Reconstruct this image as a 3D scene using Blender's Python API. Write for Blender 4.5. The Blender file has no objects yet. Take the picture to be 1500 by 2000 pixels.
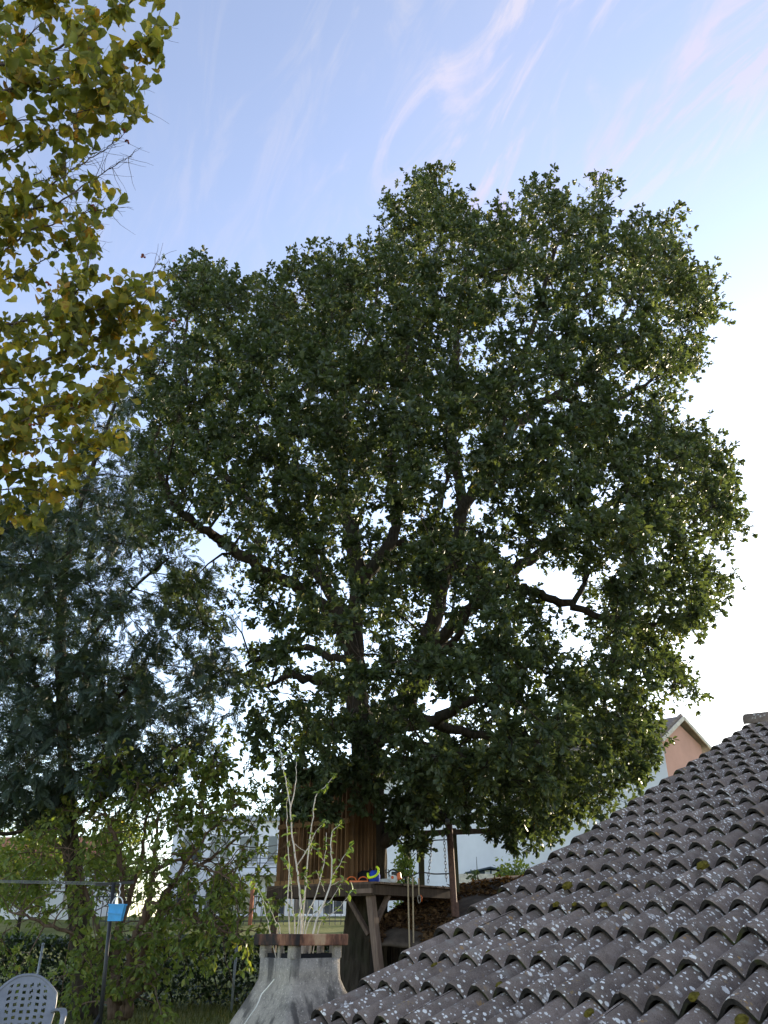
import bpy, math, random
import numpy as np
from mathutils import Vector, Matrix, Quaternion

# ------------------------------------------------------------------ camera, sky, sun, exposure
SC = bpy.context.scene
COL = SC.collection
EYE = np.array([0.0, 0.0, 1.25])
FPX = 1504.0                                   # focal length in pixels of the 1500 x 2000 photograph
TH = math.atan((1822 - 1000) / FPX)            # the horizon lies low in the frame: camera pitched up
cam_d = bpy.data.cameras.new("camera")
cam_d.sensor_fit = 'HORIZONTAL'
cam_d.sensor_width = 36.0
cam_d.lens = 36.0 * FPX / 1500.0
cam_d.clip_start = 0.05
cam_d.clip_end = 3000
cam = bpy.data.objects.new("camera", cam_d)
COL.objects.link(cam)
cam.location = EYE
cam.rotation_euler = (math.pi / 2 + TH, 0, 0)
SC.camera = cam

SUN_AZ = math.radians(39)                      # to the right of the view direction, low behind the roof
SUN_EL = math.radians(12)
world = bpy.data.worlds.new("World")
SC.world = world
world.use_nodes = True
SKY_STRENGTH = 0.15
SUN_STRENGTH = 3.0
EXPOSURE = 1.74


def build_world():
    nt = world.node_tree
    nt.nodes.clear()
    N = nt.nodes.new
    L = nt.links.new
    out = N('ShaderNodeOutputWorld')
    bg = N('ShaderNodeBackground')
    bg.inputs['Strength'].default_value = SKY_STRENGTH
    sky = N('ShaderNodeTexSky')
    sky.sky_type = 'NISHITA'
    sky.sun_disc = False
    sky.sun_elevation = SUN_EL
    sky.sun_rotation = SUN_AZ
    sky.altitude = 100
    sky.air_density = 1.0
    sky.dust_density = 0.45
    sky.ozone_density = 1.6
    tc = N('ShaderNodeTexCoord')
    sep = N('ShaderNodeSeparateXYZ')
    L(tc.outputs['Generated'], sep.inputs[0])

    def math_(op, a, b=None, clamp=False):
        m = N('ShaderNodeMath')
        m.operation = op
        m.use_clamp = clamp
        for k, v in enumerate((a, b)):
            if v is None:
                continue
            if isinstance(v, (int, float)):
                m.inputs[k].default_value = v
            else:
                L(v, m.inputs[k])
        return m.outputs[0]
    zz = math_('ADD', math_('MAXIMUM', sep.outputs['Z'], 0.0), 0.22)
    px = math_('DIVIDE', sep.outputs['X'], zz)
    py = math_('DIVIDE', sep.outputs['Y'], zz)
    comb = N('ShaderNodeCombineXYZ')
    L(px, comb.inputs[0])
    L(py, comb.inputs[1])

    def cirrus(rot, sx, sy, scale, detail, dist, lo, hi, off):
        mp = N('ShaderNodeMapping')
        mp.inputs['Rotation'].default_value = (0, 0, math.radians(rot))
        mp.inputs['Location'].default_value = off
        L(comb.outputs[0], mp.inputs[0])
        mp2 = N('ShaderNodeMapping')
        mp2.inputs['Scale'].default_value = (sx, sy, 1)
        L(mp.outputs[0], mp2.inputs[0])
        nz = N('ShaderNodeTexNoise')
        nz.inputs['Scale'].default_value = scale
        nz.inputs['Detail'].default_value = detail
        nz.inputs['Roughness'].default_value = 0.62
        nz.inputs['Distortion'].default_value = dist
        L(mp2.outputs[0], nz.inputs['Vector'])
        mr = N('ShaderNodeMapRange')
        mr.interpolation_type = 'SMOOTHSTEP'
        mr.inputs['From Min'].default_value = lo
        mr.inputs['From Max'].default_value = hi
        L(nz.outputs[0], mr.inputs['Value'])
        return mr.outputs[0]
    streak = cirrus(-27, 2.5, 0.7, 6.0, 11, 1.3, 0.45, 0.70, (0.9, 0.35, 0))
    veil = cirrus(-20, 1.5, 0.9, 3.0, 6, 0.5, 0.36, 0.66, (1.7, 0.4, 2))
    # the cirrus bank lies to the right of the tree, thinning out towards the left
    bank = N('ShaderNodeMapRange')
    bank.interpolation_type = 'SMOOTHSTEP'
    bank.inputs['From Min'].default_value = -0.20
    bank.inputs['From Max'].default_value = 0.34
    L(px, bank.inputs['Value'])
    bankv = math_('ADD', math_('MULTIPLY', bank.outputs[0], 0.86), 0.14)
    f1 = math_('MULTIPLY', math_('MULTIPLY', streak, math_('ADD', veil, 0.38)), 1.2)
    f2 = math_('ADD', math_('MULTIPLY', veil, 0.16), 0.10)
    fac = math_('MULTIPLY', math_('ADD', f1, f2), bankv, True)
    mix = N('ShaderNodeMixRGB')
    mix.blend_type = 'LIGHTEN'
    L(fac, mix.inputs[0])
    hs = N('ShaderNodeHueSaturation')
    hs.inputs['Saturation'].default_value = 0.80
    hs.inputs['Hue'].default_value = 0.514
    L(sky.outputs[0], hs.inputs['Color'])
    L(hs.outputs[0], mix.inputs[1])
    mix.inputs[2].default_value = (1.56, 1.55, 1.68, 1)
    L(mix.outputs[0], bg.inputs['Color'])
    L(bg.outputs[0], out.inputs['Surface'])


build_world()
sun_d = bpy.data.lights.new("sun", 'SUN')
sun_d.energy = SUN_STRENGTH
sun_d.angle = math.radians(0.6)
sun_d.color = (1.0, 0.84, 0.62)
sun = bpy.data.objects.new("sun", sun_d)
COL.objects.link(sun)
_sd = Vector((math.sin(SUN_AZ) * math.cos(SUN_EL), math.cos(SUN_AZ) * math.cos(SUN_EL), math.sin(SUN_EL)))
sun.rotation_euler = _sd.to_track_quat('Z', 'Y').to_euler()
sun.location = _sd * 80

SC.view_settings.view_transform = 'Standard'
SC.view_settings.look = 'None'
SC.view_settings.gamma = 1.0
SC.view_settings.exposure = EXPOSURE
SC.render.engine = 'CYCLES'
SC.cycles.use_denoising = True
SC.cycles.max_bounces = 5
SC.cycles.diffuse_bounces = 3
SC.cycles.glossy_bounces = 2
SC.cycles.transmission_bounces = 2
SC.cycles.sample_clamp_indirect = 6.0

RNG = np.random.default_rng(11)
random.seed(5)
COS, SIN = math.cos(TH), math.sin(TH)


def P(px, py, Y):
    """world point seen at photograph pixel (px, py) at horizontal distance Y in front of the camera"""
    x = (px - 750.0) / FPX
    u = (1000.0 - py) / FPX
    d = np.array([x, COS - u * SIN, SIN + u * COS])
    return EYE + d * (Y / d[1])


def proj(W):
    W = np.atleast_2d(W) - EYE
    d = W[:, 1] * COS + W[:, 2] * SIN
    u = -W[:, 1] * SIN + W[:, 2] * COS
    return 750 + FPX * W[:, 0] / d, 1000 - FPX * u / d, d


# ------------------------------------------------------------------ materials
MATS = {}


class NT:
    def __init__(s, name):
        s.m = bpy.data.materials.new(name)
        s.m.use_nodes = True
        s.t = s.m.node_tree
        s.t.nodes.clear()
        s.out = s.n('ShaderNodeOutputMaterial')
        MATS[name] = s.m

    def n(s, typ, **kw):
        nd = s.t.nodes.new(typ)
        for k, v in kw.items():
            setattr(nd, k, v)
        return nd

    def l(s, a, b):
        s.t.links.new(a, b)

    def val(s, sock, v):
        if isinstance(v, (int, float)):
            sock.default_value = v
        elif isinstance(v, (tuple, list)):
            sock.default_value = tuple(v) + ((1,) if len(v) == 3 and len(sock.default_value) == 4 else ())
        else:
            s.l(v, sock)

    def math(s, op, a, b=0.0, clamp=False):
        nd = s.n('ShaderNodeMath', operation=op, use_clamp=clamp)
        s.val(nd.inputs[0], a)
        s.val(nd.inputs[1], b)
        return nd.outputs[0]

    def mix(s, fac, a, b, blend='MIX'):
        nd = s.n('ShaderNodeMixRGB', blend_type=blend)
        s.val(nd.inputs[0], fac)
        s.val(nd.inputs[1], a)
        s.val(nd.inputs[2], b)
        return nd.outputs[0]

    def pos(s, scale=(1, 1, 1), rot=(0, 0, 0)):
        g = s.n('ShaderNodeNewGeometry')
        mp = s.n('ShaderNodeMapping')
        mp.inputs['Scale'].default_value = scale
        mp.inputs['Rotation'].default_value = rot
        s.l(g.outputs['Position'], mp.inputs[0])
        return mp.outputs[0]

    def noise(s, vec, scale, detail=4, rough=0.55, dist=0.0):
        nd = s.n('ShaderNodeTexNoise')
        nd.inputs['Scale'].default_value = scale
        nd.inputs['Detail'].default_value = detail
        nd.inputs['Roughness'].default_value = rough
        nd.inputs['Distortion'].default_value = dist
        s.l(vec, nd.inputs['Vector'])
        return nd.outputs[0]

    def vor(s, vec, scale, feature='F1'):
        nd = s.n('ShaderNodeTexVoronoi', feature=feature)
        nd.inputs['Scale'].default_value = scale
        s.l(vec, nd.inputs['Vector'])
        return nd

    def ramp(s, v, stops):
        nd = s.n('ShaderNodeValToRGB')
        cr = nd.color_ramp
        while len(cr.elements) < len(stops):
            cr.elements.new(0.5)
        for e, (p, c) in zip(cr.elements, stops):
            e.position = p
            e.color = tuple(c) + (1,) if len(c) == 3 else c
        s.val(nd.inputs[0], v)
        return nd.outputs[0]

    def step(s, v, lo, hi):
        nd = s.n('ShaderNodeMapRange')
        nd.inputs['From Min'].default_value = lo
        nd.inputs['From Max'].default_value = hi
        nd.interpolation_type = 'SMOOTHSTEP'
        s.val(nd.inputs['Value'], v)
        return nd.outputs[0]

    def bump(s, h, strength=0.5, dist=0.01):
        nd = s.n('ShaderNodeBump')
        nd.inputs['Strength'].default_value = strength
        nd.inputs['Distance'].default_value = dist
        s.l(h, nd.inputs['Height'])
        return nd.outputs[0]

    def bsdf(s, col, rough=0.8, spec=0.3, metal=0.0, nrm=None):
        b = s.n('ShaderNodeBsdfPrincipled')
        s.val(b.inputs['Base Color'], col)
        s.val(b.inputs['Roughness'], rough)
        b.inputs['Specular IOR Level'].default_value = spec
        b.inputs['Metallic'].default_value = metal
        if nrm is not None:
            s.l(nrm, b.inputs['Normal'])
        return b.outputs[0]

    def finish(s, sh):
        s.l(sh, s.out.inputs['Surface'])
        return s.m


def leaf_mat(name, stops, transl=0.4, tcol=1.7, rough=0.5, spec=0.35, spots=None):
    m = NT(name)
    at = m.n('ShaderNodeAttribute', attribute_name='rnd')
    col = m.ramp(at.outputs['Fac'], stops)
    nz = m.noise(m.pos(), 3.0, 2)
    hs = m.n('ShaderNodeHueSaturation')
    m.l(col, hs.inputs['Color'])
    m.val(hs.inputs['Value'], m.math('ADD', m.math('MULTIPLY', nz, 0.5), 0.75))
    c = hs.outputs[0]
    if spots:
        f = m.step(m.noise(m.pos(), 26, 3, 0.6), 0.56, 0.68)
        f = m.math('MULTIPLY', f, m.step(at.outputs['Fac'], 0.25, 0.8))
        c = m.mix(f, c, spots)
    b = m.bsdf(c, rough, spec)
    tr = m.n('ShaderNodeBsdfTranslucent')
    tc = m.mix(1.0, c, (tcol, tcol * 0.95, tcol * 0.35), 'MULTIPLY')
    m.l(tc, tr.inputs['Color'])
    ms = m.n('ShaderNodeMixShader')
    ms.inputs[0].default_value = transl
    m.l(b, ms.inputs[1])
    m.l(tr.outputs[0], ms.inputs[2])
    return m.finish(ms.outputs[0])


leaf_mat('oak_leaf', [(0.0, (0.038, 0.058, 0.034)), (0.5, (0.064, 0.090, 0.046)), (0.85, (0.105, 0.130, 0.058)), (1.0, (0.19, 0.17, 0.05))], 0.42, 1.7, 0.45, 0.45)
leaf_mat('ash_leaf', [(0.0, (0.034, 0.056, 0.044)), (0.6, (0.054, 0.080, 0.060)), (1.0, (0.085, 0.112, 0.060))], 0.32, 1.5, 0.5, 0.3)
leaf_mat('shrub_leaf', [(0.0, (0.085, 0.130, 0.034)), (0.5, (0.155, 0.205, 0.050)), (0.85, (0.24, 0.26, 0.07)), (1.0, (0.33, 0.28, 0.08))], 0.42)
leaf_mat('hedge_leaf', [(0.0, (0.016, 0.030, 0.012)), (0.6, (0.032, 0.058, 0.018)), (1.0, (0.11, 0.15, 0.03))], 0.22, 1.5, 0.35, 0.5)
leaf_mat('hazel_leaf', [(0.0, (0.105, 0.130, 0.058)), (0.4, (0.190, 0.200, 0.050)), (0.7, (0.33, 0.28, 0.055)), (0.9, (0.42, 0.28, 0.055)), (1.0, (0.36, 0.17, 0.05))], 0.5, 1.5, 0.6, 0.25, spots=(0.30, 0.13, 0.035))
leaf_mat('sapling_leaf', [(0.0, (0.06, 0.11, 0.035)), (1.0, (0.15, 0.20, 0.06))], 0.4)
leaf_mat('dead_leaf', [(0.0, (0.045, 0.025, 0.014)), (0.6, (0.10, 0.055, 0.028)), (1.0, (0.20, 0.12, 0.06))], 0.1, 1.2, 0.85, 0.1)
leaf_mat('grass_blade', [(0.0, (0.06, 0.085, 0.02)), (0.6, (0.13, 0.14, 0.035)), (1.0, (0.28, 0.24, 0.08))], 0.35, 1.4)


def simple(name, col, rough=0.7, spec=0.3, metal=0.0, var=0.25, scale=8.0, bump=0.0, stretch=(1, 1, 1)):
    m = NT(name)
    v = m.pos(stretch)
    nz = m.noise(v, scale, 5, 0.6)
    lo = tuple(c * (1 - var) for c in col)
    hi = tuple(min(1, c * (1 + var)) for c in col)
    c = m.ramp(nz, [(0.3, lo), (0.7, hi)])
    nr = m.bump(nz, bump, 0.01) if bump else None
    return m.finish(m.bsdf(c, rough, spec, metal, nr))


def bark(name, c0, c1, sx=26, sz=5, bump=1.0, moss=None):
    m = NT(name)
    v = m.pos((1, 1, sz / sx))
    vo = m.vor(v, sx * 0.5)
    nz = m.noise(v, sx, 6, 0.65, 0.6)
    h = m.math('ADD', m.math('MULTIPLY', vo.outputs['Distance'], 0.7), m.math('MULTIPLY', nz, 0.8))
    c = m.ramp(h, [(0.25, c0), (0.85, c1)])
    if moss:
        f = m.step(m.noise(m.pos(), 1.6, 4), 0.5, 0.7)
        c = m.mix(m.math('MULTIPLY', f, 0.6), c, moss)
    return m.finish(m.bsdf(c, 0.95, 0.1, 0, m.bump(h, bump, 0.03)))


bark('oak_bark', (0.012, 0.010, 0.008), (0.058, 0.047, 0.036), 30, 5, 1.0, (0.034, 0.037, 0.021))
bark('branch_bark', (0.014, 0.011, 0.009), (0.050, 0.040, 0.032), 40, 12, 0.6)
bark('shrub_bark', (0.060, 0.038, 0.026), (0.16, 0.11, 0.08), 50, 14, 0.6)
bark('hazel_bark', (0.05, 0.038, 0.035), (0.12, 0.095, 0.085), 60, 30, 0.3)
bark('sapling_bark', (0.34, 0.29, 0.24), (0.60, 0.54, 0.46), 70, 40, 0.3)


def wood(name, c0, c1, rough=0.85, axis=2):
    m = NT(name)
    sc = [34, 34, 34]
    sc[axis] = 1.4
    v = m.pos(tuple(sc))
    nz = m.noise(v, 1.0, 6, 0.65, 0.4)
    big = m.noise(m.pos(), 2.4, 3)
    c = m.ramp(nz, [(0.28, c0), (0.72, c1)])
    c = m.mix(m.math('MULTIPLY', m.step(big, 0.45, 0.75), 0.55), c, tuple(x * 0.45 for x in c0))
    oi = m.n('ShaderNodeObjectInfo')
    hs = m.n('ShaderNodeHueSaturation')
    m.l(c, hs.inputs['Color'])
    m.val(hs.inputs['Value'], m.math('ADD', m.math('MULTIPLY', oi.outputs['Random'], 0.7), 0.65))
    return m.finish(m.bsdf(hs.outputs[0], rough, 0.2, 0, m.bump(nz, 0.5, 0.004)))


wood('cabin_wood', (0.070, 0.038, 0.020), (0.19, 0.105, 0.050))
wood('rail_wood', (0.10, 0.055, 0.025), (0.25, 0.14, 0.060), axis=0)
wood('dark_wood', (0.045, 0.030, 0.022), (0.13, 0.090, 0.066))
wood('post_wood', (0.10, 0.068, 0.052), (0.22, 0.155, 0.12))
wood('green_post_wood', (0.040, 0.040, 0.024), (0.10, 0.10, 0.062))
wood('shed_wood', (0.018, 0.014, 0.011), (0.05, 0.04, 0.03))


def tile_mats():
    m = NT('tile_concrete')
    v = m.pos()
    oi = m.n('ShaderNodeObjectInfo')
    fine = m.noise(v, 160, 4, 0.7)
    mid = m.noise(v, 14, 5, 0.6)
    big = m.noise(v, 1.7, 3)
    c = m.ramp(mid, [(0.25, (0.120, 0.090, 0.072)), (0.55, (0.190, 0.146, 0.119)), (0.8, (0.255, 0.205, 0.172))])
    c = m.mix(m.step(fine, 0.5, 0.75), c, (0.25, 0.22, 0.20))
    c = m.mix(m.math('MULTIPLY', m.step(fine, 0.5, 0.3), 0.6), c, (0.07, 0.058, 0.052))
    hs = m.n('ShaderNodeHueSaturation')
    m.l(c, hs.inputs['Color'])
    m.val(hs.inputs['Value'], m.math('ADD', m.math('MULTIPLY', oi.outputs['Random'], 0.42), 0.80))
    c = hs.outputs[0]
    # grey-green crust in broad patches
    c = m.mix(m.math('MULTIPLY', m.step(m.noise(v, 9, 5, 0.65), 0.55, 0.72), 0.55), c, (0.23, 0.22, 0.19))
    # yellow-orange lichen
    for sc_, thr, colr, dens in ((17, 0.30, (0.34, 0.19, 0.055), 0.53), (41, 0.27, (0.30, 0.20, 0.08), 0.55)):
        vo = m.vor(v, sc_)
        f = m.math('LESS_THAN', m.math('ADD', vo.outputs['Distance'], m.math('MULTIPLY', m.noise(v, 110, 3), 0.22)), m.math('ADD', m.math('MULTIPLY', vo.outputs['Color'], 0.22), thr - 0.06))
        f = m.math('MULTIPLY', f, m.step(m.noise(v, 5.2, 3), dens, dens + 0.12))
        c = m.mix(m.math('MULTIPLY', f, 0.7), c, colr)
    # white crustose lichen flecks of many sizes
    for sc_, thr, dens in ((17, 0.16, 0.45), (31, 0.20, 0.34), (55, 0.21, 0.34)):
        vo = m.vor(v, sc_)
        sepc = m.n('ShaderNodeSeparateColor')
        m.l(vo.outputs['Color'], sepc.inputs[0])
        r = m.math('MULTIPLY', m.step(sepc.outputs[1], 0.45, 1.0), thr * 1.9)
        wob = m.math('MULTIPLY', m.math('SUBTRACT', m.noise(v, 190, 3), 0.5), 0.30)
        f = m.math('LESS_THAN', m.math('ADD', vo.outputs['Distance'], wob), r)
        f = m.math('MULTIPLY', f, m.step(m.noise(v, 3.1, 4), dens, dens + 0.2))
        c = m.mix(m.math('MULTIPLY', f, 0.9), c, (0.74, 0.72, 0.67))
    h = m.math('ADD', m.math('MULTIPLY', fine, 0.5), m.math('MULTIPLY', mid, 0.5))
    m.finish(m.bsdf(c, 0.93, 0.15, 0, m.bump(h, 0.55, 0.006)))
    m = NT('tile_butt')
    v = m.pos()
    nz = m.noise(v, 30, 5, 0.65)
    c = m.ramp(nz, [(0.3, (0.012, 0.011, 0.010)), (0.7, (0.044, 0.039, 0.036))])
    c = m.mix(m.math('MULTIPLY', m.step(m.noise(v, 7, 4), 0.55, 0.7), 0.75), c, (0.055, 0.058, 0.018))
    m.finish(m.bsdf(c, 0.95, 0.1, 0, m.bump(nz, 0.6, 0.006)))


tile_mats()


def chimney_mat():
    m = NT('chimney_concrete')
    v = m.pos()
    fine = m.noise(v, 85, 5, 0.75)
    mid = m.noise(v, 10, 7, 0.70)
    c = m.ramp(mid, [(0.25, (0.14, 0.128, 0.112)), (0.5, (0.30, 0.27, 0.23)), (0.8, (0.44, 0.395, 0.33))])
    c = m.mix(m.step(fine, 0.56, 0.68), c, (0.56, 0.51, 0.44))
    c = m.mix(m.math('MULTIPLY', m.step(fine, 0.45, 0.3), 0.8), c, (0.09, 0.085, 0.08))
    # soot washed down from the smoke holes
    soot = m.noise(m.pos((9, 9, 0.9)), 1.3, 4, 0.5)
    c = m.mix(m.math('MULTIPLY', m.step(soot, 0.50, 0.64), 0.72), c, (0.045, 0.043, 0.042))
    m.finish(m.bsdf(c, 0.95, 0.12, 0, m.bump(m.math('ADD', fine, mid), 0.7, 0.008)))
    for nm, off in (('cap_clay', 0.0), ('cap_clay_soot_shade', 0.14)):  # second copy darkened by soot and by painted shade of the left-facing sides
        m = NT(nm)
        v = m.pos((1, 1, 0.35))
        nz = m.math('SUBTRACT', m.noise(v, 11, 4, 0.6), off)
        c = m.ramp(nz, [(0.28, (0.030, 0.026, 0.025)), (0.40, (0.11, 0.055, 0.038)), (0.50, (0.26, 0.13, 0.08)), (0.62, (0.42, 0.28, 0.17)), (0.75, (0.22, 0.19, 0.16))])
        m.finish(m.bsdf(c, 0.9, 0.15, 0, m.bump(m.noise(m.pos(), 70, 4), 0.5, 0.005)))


chimney_mat()


def ground_mat():
    m = NT('lawn_ground')
    v = m.pos()
    a = m.noise(v, 0.35, 5, 0.6)
    b = m.noise(v, 9, 6, 0.7)
    c = m.ramp(a, [(0.3, (0.12, 0.135, 0.04)), (0.55, (0.19, 0.195, 0.06)), (0.75, (0.28, 0.25, 0.10))])
    c = m.mix(m.math('MULTIPLY', m.step(b, 0.45, 0.7), 0.6), c, (0.05, 0.052, 0.02))
    m.finish(m.bsdf(c, 0.95, 0.1, 0, m.bump(b, 0.8, 0.04)))


ground_mat()
simple('plaster_white', (0.74, 0.75, 0.77), 0.9, 0.15, 0, 0.06, 1.2)
simple('plaster_pink', (0.62, 0.36, 0.28), 0.9, 0.15, 0, 0.08, 1.2)
simple('plaster_grey', (0.42, 0.40, 0.37), 0.92, 0.15, 0, 0.15, 3)
simple('eave_cream', (0.66, 0.60, 0.50), 0.8)
simple('far_tile', (0.24, 0.20, 0.17), 0.9, 0.1, 0, 0.3, 3)
simple('far_tile_red', (0.36, 0.15, 0.09), 0.9, 0.1, 0, 0.3, 3)
simple('window_frame', (0.70, 0.71, 0.72), 0.5)
simple('slate_blue', (0.05, 0.075, 0.10), 0.7)
simple('black_paint', (0.016, 0.017, 0.018), 0.45, 0.4, 0, 0.2, 20)
simple('fence_grey', (0.28, 0.30, 0.32), 0.5, 0.4, 0.3)
simple('fence_dark', (0.06, 0.065, 0.07), 0.6)
simple('rust_post', (0.15, 0.085, 0.068), 0.75, 0.3, 0.2, 0.35, 30, 0.3)
simple('steel', (0.32, 0.32, 0.32), 0.45, 0.5, 0.7)
simple('chain_steel', (0.16, 0.15, 0.15), 0.5, 0.5, 0.7)
simple('grey_plastic', (0.20, 0.215, 0.245), 0.42, 0.45, 0, 0.12, 14)
simple('blue_plastic', (0.045, 0.32, 0.66), 0.4, 0.45, 0, 0.1, 20)
simple('white_plastic', (0.72, 0.72, 0.72), 0.4, 0.4, 0, 0.05)
simple('orange_plastic', (0.72, 0.15, 0.03), 0.4, 0.45, 0, 0.1)
simple('red_plastic', (0.55, 0.06, 0.03), 0.4, 0.45, 0, 0.1)
simple('blue_fabric', (0.02, 0.055, 0.38), 0.8, 0.2, 0, 0.2, 30, 0.2)
simple('neon_fabric', (0.62, 0.80, 0.03), 0.7, 0.2, 0, 0.1)
simple('black_fabric', (0.012, 0.012, 0.014), 0.85, 0.2)
simple('rope_beige', (0.42, 0.33, 0.22), 0.95, 0.1, 0, 0.25, 120, 0.4)
simple('rope_dark', (0.05, 0.045, 0.045), 0.9)
simple('tarp_grey', (0.085, 0.066, 0.052), 0.85, 0.2, 0, 0.45, 5, 0.6)
simple('moss', (0.105, 0.085, 0.016), 1.0, 0.05, 0, 0.5, 60, 1.0)
simple('nut_husk', (0.26, 0.07, 0.045), 0.8, 0.2, 0, 0.4, 60)
simple('mortar_white', (0.62, 0.60, 0.56), 0.9)
simple('cut_wood', (0.30, 0.22, 0.14), 0.9, 0.1, 0, 0.25, 30)


def glass():
    m = NT('window_glass')
    m.finish(m.bsdf((0.05, 0.06, 0.075), 0.08, 0.6))


glass()


# ------------------------------------------------------------------ object helpers
def link(name, me, mat, parent=None, root=None):
    o = bpy.data.objects.new(name, me)
    COL.objects.link(o)
    if mat is not None:
        for mm in (mat if isinstance(mat, (list, tuple)) else [mat]):
            if me.materials.get(mm) is None:
                me.materials.append(MATS[mm])
    if parent is not None:
        o.parent = parent
        if parent.type == 'EMPTY':
            o.matrix_parent_inverse = Matrix.Translation(-Vector(parent.location))
    return o


def thing(name, label, cat, loc, group=None):
    o = bpy.data.objects.new(name, None)
    COL.objects.link(o)
    o.location = tuple(float(c) for c in loc)
    o.empty_display_size = 0.1
    return tag(o, label, cat, group)


def tag(o, label, cat, group=None):
    o['label'] = label
    o['category'] = cat
    if group:
        o['group'] = group
    return o


def stuff(o):
    o['kind'] = 'stuff'
    return o


def structure(o):
    o['kind'] = 'structure'
    return o


def np_mesh(name, verts, polys, rnd=None, smooth=False):
    """polys: list of (M,k) index arrays"""
    me = bpy.data.meshes.new(name)
    verts = np.asarray(verts, dtype=np.float32)
    me.vertices.add(len(verts))
    me.vertices.foreach_set('co', verts.ravel())
    loops = np.concatenate([p.ravel() for p in polys]).astype(np.int32)
    tot = np.concatenate([np.full(len(p), p.shape[1], dtype=np.int32) for p in polys])
    start = np.concatenate([[0], np.cumsum(tot)[:-1]]).astype(np.int32)
    me.loops.add(len(loops))
    me.loops.foreach_set('vertex_index', loops)
    me.polygons.add(len(tot))
    me.polygons.foreach_set('loop_start', start)
    me.polygons.foreach_set('loop_total', tot)
    if rnd is not None:
        at = me.attributes.new('rnd', 'FLOAT', 'POINT')
        at.data.foreach_set('value', np.asarray(rnd, dtype=np.float32))
    me.update(calc_edges=True)
    if smooth:
        me.polygons.foreach_set('use_smooth', np.ones(len(tot), dtype=bool))
    return me


class MB:
    """collects boxes, bars, tubes for one mesh object"""

    def __init__(s):
        s.v = []
        s.f = []
        s.n = 0

    def add(s, verts, faces):
        verts = [tuple(float(c) for c in q) for q in verts]
        s.v += verts
        s.f += [tuple(i + s.n for i in f) for f in faces]
        s.n += len(verts)
        return s

    def box(s, c, ax, ay, az):
        """centre and three half-axis vectors"""
        c, ax, ay, az = (np.asarray(q, float) for q in (c, ax, ay, az))
        vs = [c + i * ax + j * ay + k * az for k in (-1, 1) for j in (-1, 1) for i in (-1, 1)]
        return s.add(vs, [(0, 2, 3, 1), (4, 5, 7, 6), (0, 1, 5, 4), (2, 6, 7, 3), (0, 4, 6, 2), (1, 3, 7, 5)])

    def bar(s, a, b, w, h, up=(0, 0, 1)):
        a, b = np.asarray(a, float), np.asarray(b, float)
        d = b - a
        L_ = np.linalg.norm(d)
        d = d / L_
        up = np.asarray(up, float)
        if abs(d @ up) > 0.98:
            up = np.array([0, 1.0, 0])
        sd = np.cross(d, up)
        sd /= np.linalg.norm(sd)
        u2 = np.cross(sd, d)
        return s.box((a + b) / 2, d * L_ / 2, sd * w / 2, u2 * h / 2)

    def tube(s, pts, rad, sides=6, cap=True, ang=None):
        pts = np.asarray(pts, float)
        n = len(pts)
        rad = np.broadcast_to(np.asarray(rad, float), (n,)) if np.ndim(rad) < 2 else np.asarray(rad)
        d = np.gradient(pts, axis=0)
        d /= np.linalg.norm(d, axis=1, keepdims=True) + 1e-9
        ref = np.array([0, 0, 1.0]) if abs(d[0, 2]) < 0.9 else np.array([1.0, 0, 0])
        vs = []
        prev = np.cross(d[0], ref)
        prev /= np.linalg.norm(prev)
        th = np.linspace(0, 2 * np.pi, sides, endpoint=False)
        for i in range(n):
            prev = prev - d[i] * (prev @ d[i])
            prev /= np.linalg.norm(prev) + 1e-9
            w = np.cross(d[i], prev)
            r = rad[i] if np.ndim(rad) == 1 else rad[i][:, None]
            vs.append(pts[i] + r * (np.cos(th)[:, None] * prev + np.sin(th)[:, None] * w))
        vs = np.concatenate(vs)
        fs = []
        for i in range(n - 1):
            for k in range(sides):
                k2 = (k + 1) % sides
                fs.append((i * sides + k, i * sides + k2, (i + 1) * sides + k2, (i + 1) * sides + k))
        if cap:
            fs.append(tuple(range(sides))[::-1])
            fs.append(tuple((n - 1) * sides + k for k in range(sides)))
        return s.add(vs, fs)

    def lathe(s, c, prof, sides=16, axis=(0, 0, 1), sx=1.0, sy=1.0):
        """prof: list of (r, h) along axis from c"""
        c = np.asarray(c, float)
        az = np.asarray(axis, float)
        az /= np.linalg.norm(az)
        ax = np.cross(az, [0.3, 0.9, 0.1])
        ax /= np.linalg.norm(ax)
        ay = np.cross(az, ax)
        th = np.linspace(0, 2 * np.pi, sides, endpoint=False)
        vs = [c + az * h + r * (sx * math.cos(t) * ax + sy * math.sin(t) * ay) for r, h in prof for t in th]
        fs = []
        for i in range(len(prof) - 1):
            for k in range(sides):
                k2 = (k + 1) % sides
                fs.append((i * sides + k, i * sides + k2, (i + 1) * sides + k2, (i + 1) * sides + k))
        fs.append(tuple(range(sides))[::-1])
        fs.append(tuple((len(prof) - 1) * sides + k for k in range(sides)))
        return s.add(vs, fs)

    def mesh(s, name, smooth=False):
        me = bpy.data.meshes.new(name)
        me.from_pydata(s.v, [], s.f)
        me.update()
        if smooth:
            me.polygons.foreach_set('use_smooth', np.ones(len(me.polygons), dtype=bool))
        return me

    def build(s, name, mat, parent=None, smooth=False, bevel=0.0):
        o = link(name, s.mesh(name, smooth), mat, parent)
        if bevel:
            b = o.modifiers.new('bevel', 'BEVEL')
            b.width = bevel
            b.segments = 2
        return o


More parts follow.
